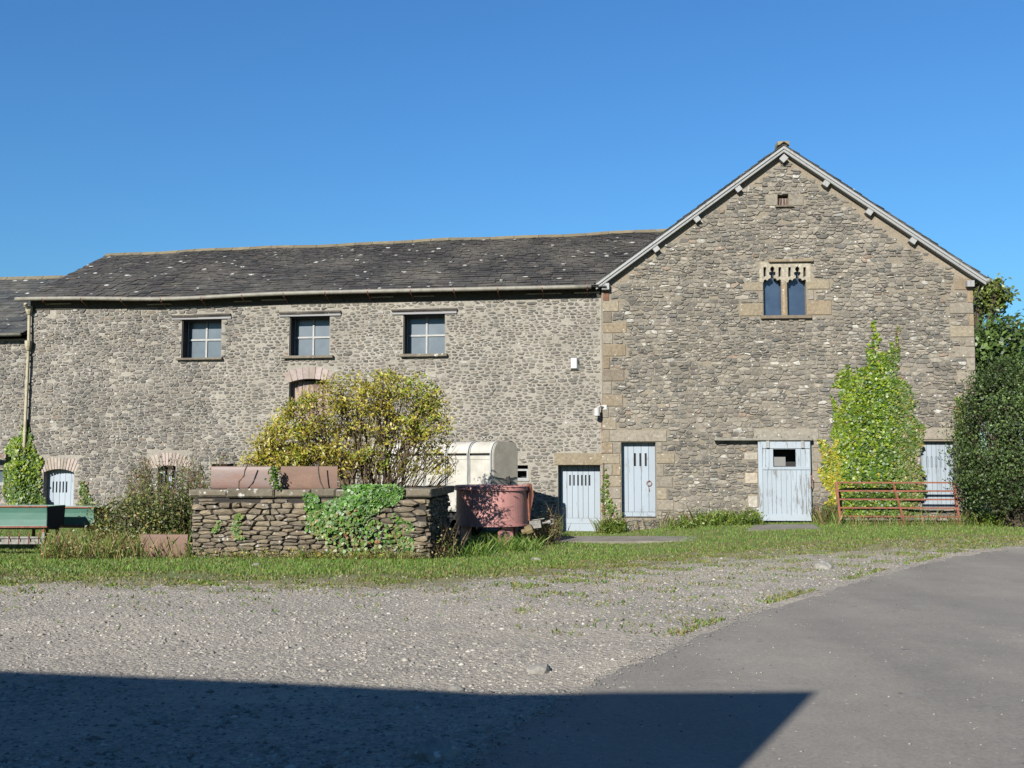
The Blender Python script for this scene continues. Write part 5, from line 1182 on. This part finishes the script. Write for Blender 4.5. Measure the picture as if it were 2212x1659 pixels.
mb = MB(); mb.tube([wp(1168, 1131, 22.3), wp(1183, 1128, 22.3)], .025, 7); mb.tube([wp(1183, 1128, 22.3), wp(1189, 1127, 22.3)], .045, 8); mb.tube([wp(1189, 1122, 22.3), wp(1195, 1122, 22.3), wp(1195, 1131, 22.3), wp(1189, 1132, 22.3)], .018, 6); mb.build("drive_shaft", M['metal_plain'], hop)
mb = MB(); mb.tube([wp(1136, 1148, 22.15), wp(1150, 1142, 22.15)], [.11, .12], 10); mb.tube([wp(1127, 1150, 22.1), wp(1137, 1147, 22.1)], .06, 8); M['ochre'] = basic("ochre_rubber", lin(134, 116, 70), lin(100, 84, 52), .8, bmp=.1); mb.build("pulley", M['ochre'], hop)

# five bar gate leaning on the wall
gt = empty("field_gate", GF.world(GF.hit(1798, 1100)[0], -.95, 0), -GF.phi, "rusty red five bar metal gate leaning against the gable wall", "gate")
s0 = GF.hit(1800, 1080, -.7)[0]; s1 = GF.hit(2056, 1080, -.7)[0]; OX = s0; bt = gz(8, 25.8) + .02
def gpt(s_, f): return (s_ - OX, .12 + f * .38, bt + f * 1.06 - 0.02)
mb = MB()
for f in (.0, .2, .4, .6, .8, 1.0)[1:]:
    mb = MB(); mb.bar(gpt(s0, f * .99), gpt(s1, f * .99), .045, .04); mb.build("rail", M['rust'], gt)
for ss, w_ in ((s0, .055), (s1, .05)): mb = MB(); mb.bar(gpt(ss, -.05), gpt(ss, 1.0), w_, .05); mb.build("end_post", M['rust'], gt)
mb = MB(); sm_ = s0 + (s1 - s0) * .505; a = gpt(sm_ + .1, -.02); b = gpt(sm_ - .06, 1.0); mb.bar((a[0], a[1] - .03, a[2]), (b[0], b[1] - .03, b[2]), .05, .02); mb.build("brace", M['rust'], gt)
mb = MB(); a = gpt(s1, .83); mb.tube([(a[0], a[1] - .02, a[2]), (a[0] + .1, a[1] - .02, a[2]), (a[0] + .1, a[1] - .02, a[2] + .08)], .014, 5); a = gpt(s1, .6); mb.tube([(a[0], a[1], a[2]), (a[0] + .16, a[1], a[2])], .018, 5); mb.build("hinge", M['rust'], gt)

# green sheet metal troughs and the tine bar
m, nt, bs = newmat("green_paint"); v = coords(nt, (1, 1, 3)); a = noise(nt, v, 2.5, 6, .65); b = noise(nt, v, 14, 5, .7)
col = mix(nt, ramp(nt, a, .35, .7), lin(58, 108, 92), lin(76, 120, 102)); col = mix(nt, ramp(nt, b, .62, .72), col, lin(96, 70, 52)); nt.links.new(col, bs.inputs["Base Color"]); bs.inputs["Roughness"].default_value = .5; bump(nt, bs, b, .15, .01); M['green'] = m
def gtrough(xa, xb, yt, yb, Y, phi, label, dep=.75):
    o0 = at(xb, yb, Y); f = Frame(o0[0], o0[1], phi); s0 = f.hit(xa, (yt + yb) / 2)[0]; z1 = f.hit(xb - 2, yt)[1]; z0 = f.hit(xb - 2, yb)[1]; H = z1 - z0
    o = empty("feed_trough", (o0[0], o0[1], 0), -f.phi, label, "trough", "green metal troughs")
    pr = [(0, z1), (.0, z1 - .03), (.016, z1 - H * .3), (.02, z1 - H * .62), (.016, z0 + H * .12), (.012, z0), (dep * .5, z0 - .06), (dep * .95, z0 + .02), (dep, z1)]
    mb = MB()
    for k in range(len(pr) - 1): p, q = pr[k], pr[k + 1]; mb.face([(s0, q[0], q[1]), (0, q[0], q[1]), (0, p[0], p[1]), (s0, p[0], p[1])])
    for k in range(len(pr) - 1): p, q = pr[k], pr[k + 1]; e = .012; mb.face([(s0, p[0] + e, p[1]), (0, p[0] + e, p[1]), (0, q[0] + e, q[1]), (s0, q[0] + e, q[1])])
    mb.build("body", M['green'], o)
    for x in (s0, 0): mb = MB(); mb.slab([(x, p[0], p[1]) for p in pr], .015); mb.build("end_plate", M['dark'], o)
    mb = MB(); mb.bar((s0, -.015, z1), (.02, -.015, z1), .03, .03); mb.bar((s0, 0.0, z0 - .01), (.02, 0.0, z0 + .02), .025, .03); mb.build("lip", M['rust'], o)
    for x in (s0 + .1, -.1):
        for y in (.08, dep - .1):
            mb = MB(); p = f.world(x, y, 0); mb.bar((x, y, gz(p[0], p[1]) - .1), (x, y, z0 + .01), .05, .05); mb.build("leg", M['rust'], o)
    return o
gtrough(-230, 100, 1094, 1140, 20.7, 3, "long green metal trough nearest the left edge with a rusty lip")
gtrough(60, 202, 1096, 1137, 21.9, 3, "short green metal trough partly in shade next to the brambles")
o0 = at(97, 1178, 20.2); tb = empty("tine_bar", (o0[0], o0[1], 0), 0, "pale metal bar with short upright tines below the green trough", "farm tool")
za = at(90, 1161, 20.2)[2]; zc = at(90, 1173, 20.2)[2]; mb = MB(); mb.bar((-3.2, 0, za), (0, 0, za), .03, .035); mb.bar((-3.2, 0, zc), (0, 0, zc), .04, .04); mb.bar((-3.2, .02, (za + zc) / 2), (0, .02, (za + zc) / 2), .01, .09); mb.build("bar", M['metal_plain'], tb)
for k in range(16): mb = MB(); x = -.12 - k * .195; mb.tube([(x, -.02, zc - .02), (x, -.03, za + .03), (x, .0, za + .09)], .011, 5); mb.build("tine", M['rust'], tb)
mb = MB(); mb.bar((-.03, 0, gz(o0[0], o0[1]) - .08), (-.03, 0, za + .1), .05, .05); mb.build("leg", M['metal_plain'], tb)
q = LF.hit(15, 985, -.3); mb = MB(); mb.bar((q[0] - 1.6, -.3, q[1] + .05), (q[0], -.3, q[1]), .12, .1); mb.bar((q[0] - .9, -.3, -.3), (q[0] - .9, -.3, q[1] - .04), .1, .1); o = mb.build("timber_rail", M['wood']); o.location = LF.O; o.rotation_euler = (0, 0, -LF.phi); tag(o, "brown timber rail end poking in at the left edge", "timber")

# loose stones
def boulder(name, px, py, sx, sy, sz, label, rz=0, seed=1, col=(140, 134, 122), lean=0, grp=None):
    p = gp(px, py); bm = bmesh.new(); bmesh.ops.create_icosphere(bm, subdivisions=2, radius=1); r_ = random.Random(seed)
    for v in bm.verts: k = 1 + r_.uniform(-.16, .16); v.co = Vector((v.co.x * k * sx, v.co.y * k * sy, max(-.35, v.co.z) * k * sz)); v.co.x += lean * v.co.z
    me = bpy.data.meshes.new(name); bm.to_mesh(me); bm.free(); me.materials.append(M['dressed']); ca = me.color_attributes.new("Col", 'FLOAT_COLOR', 'CORNER'); ca.data.foreach_set("color", np.tile(np.array([*lin(*col), 1], dtype=np.float32), len(me.loops)))
    o = link(name, me); o.location = (p[0], p[1], p[2]); o.rotation_euler = (0, 0, rz); return tag(o, label, "stone", grp)
boulder("boulder", 993, 1191, .09, .09, .3, "upright lichened stone in the grass beside the pink hopper", seed=3, lean=-.15)
for k, (px, py, s_, lb) in enumerate(((937, 1634, .16, "flat pale stone at the tarmac edge inside the dark shadow"), (1165, 1452, .12, "flat grey stone near the end of the gravel by the tarmac"), (1345, 1490, .045, "lone small stone lying on the tarmac"), (985, 1492, .07, "rounded stone just outside the shadow edge"), (1780, 1228, .2, "dark half sunk stone in the weedy gravel near the tarmac"), (350, 1558, .08, "pale cobble inside the shadow on the left"), (1158, 1210, .1, "flat stone on the gravel below the grass at mid yard"), (553, 1222, .09, "white stone on the grass edge below the pen wall"))):
    boulder("loose_stone", px, py, s_, s_ * .8, s_ * .55, lb, seed=10 + k, rz=k, col=(150, 146, 138), grp="loose stones in the yard")

# ------------------------------------------------------------------ gravel, weeds and grass
def pebbles(name, n, ok, smin, smax, cols, mat, pw=3.2, flat=.5, lift=0.0):
    P = []
    while len(P) < n:
        d = 4.5 + 19 * rng.random() ** 1.35; x = rng.uniform(-.58, .58) * d
        if ok(x, d): P.append((x, d, gz(x, d) + lift))
    P = np.array(P); s_ = smin + (smax - smin) * nr.random(n) ** pw; pass
    base = np.array([(1, 0, 0), (0, 1, 0), (-1, 0, 0), (0, -1, 0), (0, 0, 1), (.0, 0, -.6)], float)
    V = base[None] * nr.uniform(.6, 1.3, (n, 6, 1)) + nr.normal(0, .12, (n, 6, 3)); a = nr.uniform(0, 6.28, n); ca, sa = np.cos(a), np.sin(a)
    V = np.stack([V[..., 0] * ca[:, None] - V[..., 1] * sa[:, None], V[..., 0] * sa[:, None] + V[..., 1] * ca[:, None], V[..., 2] * flat + .12], -1) * s_[:, None, None] + P[:, None]
    t = np.array([(0, 1, 4), (1, 2, 4), (2, 3, 4), (3, 0, 4), (1, 0, 5), (2, 1, 5), (3, 2, 5), (0, 3, 5)]); Fa = (np.arange(n)[:, None, None] * 6 + t[None]).reshape(-1, 3)
    C = np.repeat(pick(cols, n, .16), 8, axis=0); o = np_mesh(name, V.reshape(-1, 3), Fa, C, mat); return tag(o, kind='stuff')
M['pebble'] = leaf_mat("pebble", .9, 0)
GC = [((172, 165, 152), 4), ((154, 147, 135), 4), ((186, 179, 165), 2), ((122, 117, 109), 3), ((204, 197, 184), .5)]
off_road = lambda x, y: y > road_y(x) + .02 and y < edge_y(x) + .3
def off_road2(x, y):
    if not off_road(x, y): return False
    d = edge_y(x) - y; f = min(1, max(.3, d / (3.2 if x > 1.5 else 1.8))); pt = .55 + .45 * math.sin(x * .8 + 1.2 * math.sin(y * .9)) * math.sin(y * 1.1 + x * .3)
    return rng.random() < f * (.25 + .75 * pt)
pebbles("gravel_stones", 90000, off_road2, .004, .026, GC, M['pebble'])
big_ok = lambda x, y: off_road2(x, y) and rng.random() < .25 + .75 * (math.sin(x * 1.7 + y) * math.sin(y * 2.3 - x) > .1)
pebbles("gravel_cobbles", 5200, big_ok, .012, .042, [((168, 161, 148), 4), ((150, 144, 132), 4), ((186, 180, 168), 2), ((118, 113, 105), 3)], M['pebble'], 3.5, .55)
def near_road(x, y):
    if y > road_y(x): return False
    return rng.random() < math.exp(-(road_y(x) - y) / .3) + .015
pebbles("road_grit", 4200, near_road, .004, .014, [((168, 161, 149), 4), ((150, 144, 133), 4), ((104, 100, 94), 2)], M['pebble'], 3.0, .5, .017)

def blades(name, P, h, wdt, cols, lean=.35, mat='grass', parent=None, org=None):
    n = len(P); a = nr.uniform(0, 6.28, n); dx = np.stack([np.cos(a), np.sin(a), np.zeros(n)], 1); ln = nr.normal(0, lean, (n, 3)); ln[:, 2] = 0
    h = np.broadcast_to(h, (n,))[:, None]; wd = np.broadcast_to(wdt, (n,))[:, None]; V = np.empty((n, 4, 3))
    V[:, 0] = P - dx * wd * .5; V[:, 1] = P + dx * wd * .5; mid_ = P + ln * h * .55; mid_[:, 2] += h[:, 0] * .6; V[:, 2] = mid_ + dx * wd * .3; tip = P + ln * h; tip[:, 2] += h[:, 0] * .95; V[:, 3] = tip
    if org is not None: V = V - np.array(org)
    return np_mesh(name, V.reshape(-1, 3), np.arange(n * 4).reshape(n, 4)[:, [0, 1, 2, 3]], cols, M[mat], parent)
slabs_px = []
def free(x, y):
    """True where grass may grow: not on the slabs, not inside buildings or the pen wall"""
    if np.dot(np.array([x, y, 0]) - GF.O, GF.b) > -.03 and x > 2.4: return False
    if np.dot(np.array([x, y, 0]) - LF.O, LF.b) > -.03 and x <= 2.4: return False
    v = np.array([x, y, 0]) - np.array([WF.O[0], WF.O[1], 0]); s_, d_ = np.dot(v, WF.u), np.dot(v, WF.b)
    if WL < s_ < .1 and -.06 < d_ < 3.5: return False
    if 23.6 < y < 25.1 and 1.0 < x < 4.45 and in_path(x, y): return False
    if in_step(x, y): return False
    return True
PA = [gp(*p)[:2] for p in ((1190, 1170), (1500, 1168), (1512, 1158), (1200, 1158))]; PS = [gp(*p)[:2] for p in ((1612, 1147), (1775, 1144), (1755, 1133), (1632, 1134))]
def inpoly(x, y, P):
    c = False
    for i in range(len(P)):
        a, b = P[i], P[i - 1]
        if (a[1] > y) != (b[1] > y) and x < (b[0] - a[0]) * (y - a[1]) / (b[1] - a[1]) + a[0]: c = not c
    return c
in_path = lambda x, y: inpoly(x, y, PA); in_step = lambda x, y: inpoly(x, y, PS)
GR = [((105, 142, 50), 4), ((117, 150, 55), 3), ((91, 128, 47), 3), ((130, 152, 66), 2), ((146, 148, 79), 1.4)]
GD_ = [((144, 138, 79), 3), ((126, 132, 65), 3), ((157, 141, 93), 2), ((132, 110, 74), .7)]
P = []; Hh = []; Cc = []
while len(P) < 95000:
    y = rng.uniform(12.5, 28.5); x = rng.uniform(-.56, .56) * y; e = edge_y(x) + .22 * math.sin(x * 2.1) + .15 * math.sin(x * 5.3 + 1); d = y - e
    patch = math.sin(x * 1.9 + 1.3 * math.sin(y * 2.2)) + math.sin(y * 3.1 + x * .7)
    if d < 0:
        if d < -4.5 or rng.random() > math.exp(d / (3.0 if x > 1 else 1.3)) * (.9 if patch > .2 else .2): continue
        if y < road_y(x) + .03: continue
    elif rng.random() > .35 + d * .8 + .3 * patch: continue
    if not free(x, y): continue
    P.append((x, y, gz(x, y))); Hh.append(rng.uniform(.02, .055) * (1 if d > .3 else .6) * (1.3 if patch > .8 else 1)); Cc.append(d + .35 * patch)
P = np.array(P); Cc = np.array(Cc); wd_ = np.stack([np.clip(Cc / 1.3 + .1, .05, 1.2), np.clip(.9 - Cc / 2.0, .22, 1.5)], 1)
P2 = []; C2 = []
while len(P2) < 15000:
    y = rng.uniform(9.5, 26); x = rng.uniform(-.56, .56) * y; e = edge_y(x) + .22 * math.sin(x * 2.1) + .15 * math.sin(x * 5.3 + 1); d = e - y
    if d < -.3 or y < road_y(x) + .02: continue
    tuft = math.sin(x * 3.7 + 2 * math.sin(y * 1.3)) * math.sin(y * 4.1 + x * 1.1) + .5 * math.sin(x * 9.1 + y * 2) * math.sin(y * 8.3)
    near = math.exp(-(y - road_y(x)) / .22) * (x > 1.2) * (math.sin(y * 1.9 + x) > -.1)
    if rng.random() > max(near * .9, math.exp(-max(d, 0) / (2.4 if x > 0 else .8)) * (.9 if tuft > .35 else .06)): continue
    P2.append((x, y, gz(x, y) + .004)); C2.append(tuft)
P2 = np.array(P2); blade2 = blades("gravel_tufts", P2, nr.uniform(.018, .05, len(P2)), nr.uniform(.014, .03, len(P2)), blend_cols(len(P2), np.stack([np.ones(len(P2)), np.ones(len(P2)) * 1.1], 1), [GR, GD_]), .6); tag(blade2, kind='stuff')
tag(blades("grass", P, np.array(Hh), nr.uniform(.012, .026, len(P)), blend_cols(len(P), wd_, [GR, GD_])), kind='stuff')

# ragged weeds at the foot of walls, round the hopper, along the road edge
def weeds(name, n, region, h, cols, label=None, kind='stuff', w_=.012, lean=.3, leafn=0, leafs=.05, lcols=None):
    P = []
    while len(P) < n:
        px, Y = region(); x = (px - CX) / F * Y; P.append((x, Y, gz(x, Y) - .01))
    P = np.array(P); hh = nr.uniform(*h, n) * nr.choice([.6, 1, 1, 1.25], n)
    o = blades(name, P, hh, nr.uniform(.7, 1.4, n) * w_, pick(cols, n, .25), lean); tag(o, kind=kind)
    if leafn:
        k = nr.choice(n, leafn); f = nr.random((leafn, 1)) ** .8; L_ = P[k] + nr.normal(0, .05, (leafn, 3)); L_[:, 2] = P[k][:, 2] + f[:, 0] * hh[k] * .9 + .02
        tag(leafmesh(name + "_leaves", L_, nr.normal(0, .7, L_.shape) + np.array([0, -.4, .7]), nr.uniform(.6, 1.3, leafn) * leafs, .5, pick(lcols or cols, leafn, .28), M['leaf']), kind=kind)
def gwall(a, b, d0, d1):
    def f():
        px = rng.uniform(a, b); s_ = GF.hit(px, 1120)[0] if px > 1302 else LF.hit(px, 1120)[0]; fr = GF if px > 1302 else LF; p = fr.world(s_, -rng.uniform(d0, d1), 0); return CX + p[0] / p[1] * F, p[1]
    return f
def multi(*fs): return lambda: fs[rng.randrange(len(fs))]()
NET = [((117, 141, 48), 3), ((98, 124, 43), 3), ((138, 150, 64), 2), ((84, 105, 43), 1)]
DRY = [((152, 128, 84), 3), ((128, 106, 70), 2), ((176, 154, 104), 2), ((104, 82, 58), 1)]
weeds("nettle_bed", 1500, multi(gwall(1440, 1632, .05, 1.2), gwall(1500, 1632, .05, .8), gwall(1302, 1345, .05, .7), gwall(2060, 2240, .3, 2.0), gwall(2080, 2240, .3, 1.6)), (.1, .4), NET, leafn=6500, leafs=.075, lcols=NET)
weeds("tall_grass", 1500, multi(gwall(1420, 1640, .03, .5), gwall(1290, 1345, .1, .6), gwall(1750, 1800, .02, .9), gwall(1780, 2070, .5, 1.3), gwall(1780, 2070, .9, 1.5), gwall(1160, 1215, .05, .8)), (.12, .45), GD_ + DRY + GR, lean=.28)
def penfoot(a, b, d0, d1):
    def f(): px = rng.uniform(a, b); h = WF.hit(px, 1195); p = WF.world(h[0], -rng.uniform(d0, d1), 0); return CX + p[0] / p[1] * F, p[1]
    return f
weeds("wall_foot_weeds", 1500, multi(penfoot(412, 930, .02, .35), penfoot(640, 890, .02, .45)), (.04, .22), GD_ + DRY + GR, lean=.4, w_=.009, leafn=1300, leafs=.045, lcols=DULL + GOLD[:1])
weeds("dead_stalks", 300, multi(lambda: (rng.uniform(928, 990), rng.uniform(18.6, 20.5)), lambda: (rng.uniform(1135, 1210), rng.uniform(22.5, 26))), (.25, .8), [((112, 92, 66), 3), ((88, 74, 56), 3), ((140, 120, 86), 1)], w_=.008, lean=.25, leafn=900, leafs=.05, lcols=DULL + DRY)
weeds("wall_stalks", 420, multi(gwall(1330, 1640, .03, .35), gwall(1302, 1345, .03, .4), gwall(1755, 1800, .02, .4)), (.15, .6), [((116, 92, 70), 3), ((92, 76, 58), 3), ((140, 118, 86), 1), ((110, 122, 60), 2)], w_=.008, lean=.22, leafn=1500, leafs=.045, lcols=DULL + DRY[:2])
weeds("hopper_grass", 1500, multi(lambda: (rng.uniform(1020, 1160), rng.uniform(20.9, 22.0)), lambda: (rng.uniform(940, 1060), rng.uniform(19.2, 21.5))), (.1, .35), GR, lean=.45)
weeds("bramble_grass", 3000, lambda: (lambda p, Y: (p, Y) if not (285 < p < 410 and Y < 18.95 and rng.random() < .72) else (rng.uniform(100, 340), Y))(rng.uniform(100, 415), rng.uniform(18.3, 20.8)), (.1, .5), DRY + GD_ + GR, lean=.24, w_=.009, leafn=3200, leafs=.06, lcols=DULL + DRY + GD_)
# brambles and willowherb between the green troughs and the pen
bush("bramble_bush", [(1076, 300, 330), (1082, 262, 400), (1095, 225, 410), (1115, 205, 412), (1150, 190, 412), (1175, 170, 412)], 21.2, 1.0, 0, 190, .06, [((98, 114, 56), 4), ((116, 126, 66), 3), ((84, 98, 50), 3), ((142, 138, 80), 2.2), ((164, 140, 80), 1.4)], "tangled dark bramble mound between the green troughs and the pen wall", (at(310, 1150, 21.2)[0], 21.2, -.25), .02, per=34, mat='leaf', cat="bush", sig=(.13, .16, .1), shell=0, clump=.4)
WH = [((122, 138, 66), 3), ((102, 122, 58), 2), ((150, 136, 84), 2), ((148, 112, 84), 1.5)]
def willow(n, a, b, Y0, Y1, top, label):
    P = []; Ls = []; o0 = at((a + b) / 2, 1150, (Y0 + Y1) / 2); o0[2] = -.2; o = empty("willowherb", o0, 0, label, "weeds", "willowherb stands behind the brambles"); mb = MB()
    for k in range(n):
        px = rng.uniform(a, b); Y = rng.uniform(Y0, Y1); x = (px - CX) / F * Y; zt_ = at(px, rng.uniform(*top), Y)[2]; z0 = gz(x, Y); lx, ly = rng.gauss(0, .1), rng.gauss(0, .06)
        A = np.array([x, Y, z0]) - o0; B = np.array([x + lx, Y + ly, zt_]) - o0; mb.tube([A, (A + B) / 2 + nr.normal(0, .02, 3), B], [.008, .006, .004], 3, 0)
        for j in range(58): f = rng.random(); Ls.append((A + (B - A) * (.25 + .75 * f), f))
    mb.build("stems", M['bark'], o); Lp = np.array([l_[0] for l_ in Ls]) + nr.normal(0, .035, (len(Ls), 3)); f = np.array([l_[1] for l_ in Ls])
    C = blend_cols(len(Lp), np.stack([1.25 - f * .8, np.clip((f - .5) * 1.3, .02, 1), np.clip((f - .7) * .14, 0, 1)], 1), [WH[:2], [((150, 120, 94), 3), ((130, 104, 84), 2), ((170, 140, 110), 1)], [((184, 124, 150), 1)]])
    leafmesh("foliage", Lp, nr.normal(0, .8, Lp.shape) + np.array([0, -.4, .5]), nr.uniform(.045, .1, len(Lp)), .3, C, M['leaf'], o)
willow(90, 285, 415, 20.6, 22.4, (975, 1075), "willowherb with reddish seed heads in front of the half window")
willow(40, 395, 448, 20.6, 22.4, (990, 1050), "greener willowherb stand beside the end of the shiny clay trough")
willow(10, 468, 505, 22, 23, (978, 1004), "small pink topped willowherb showing above the shiny clay trough")
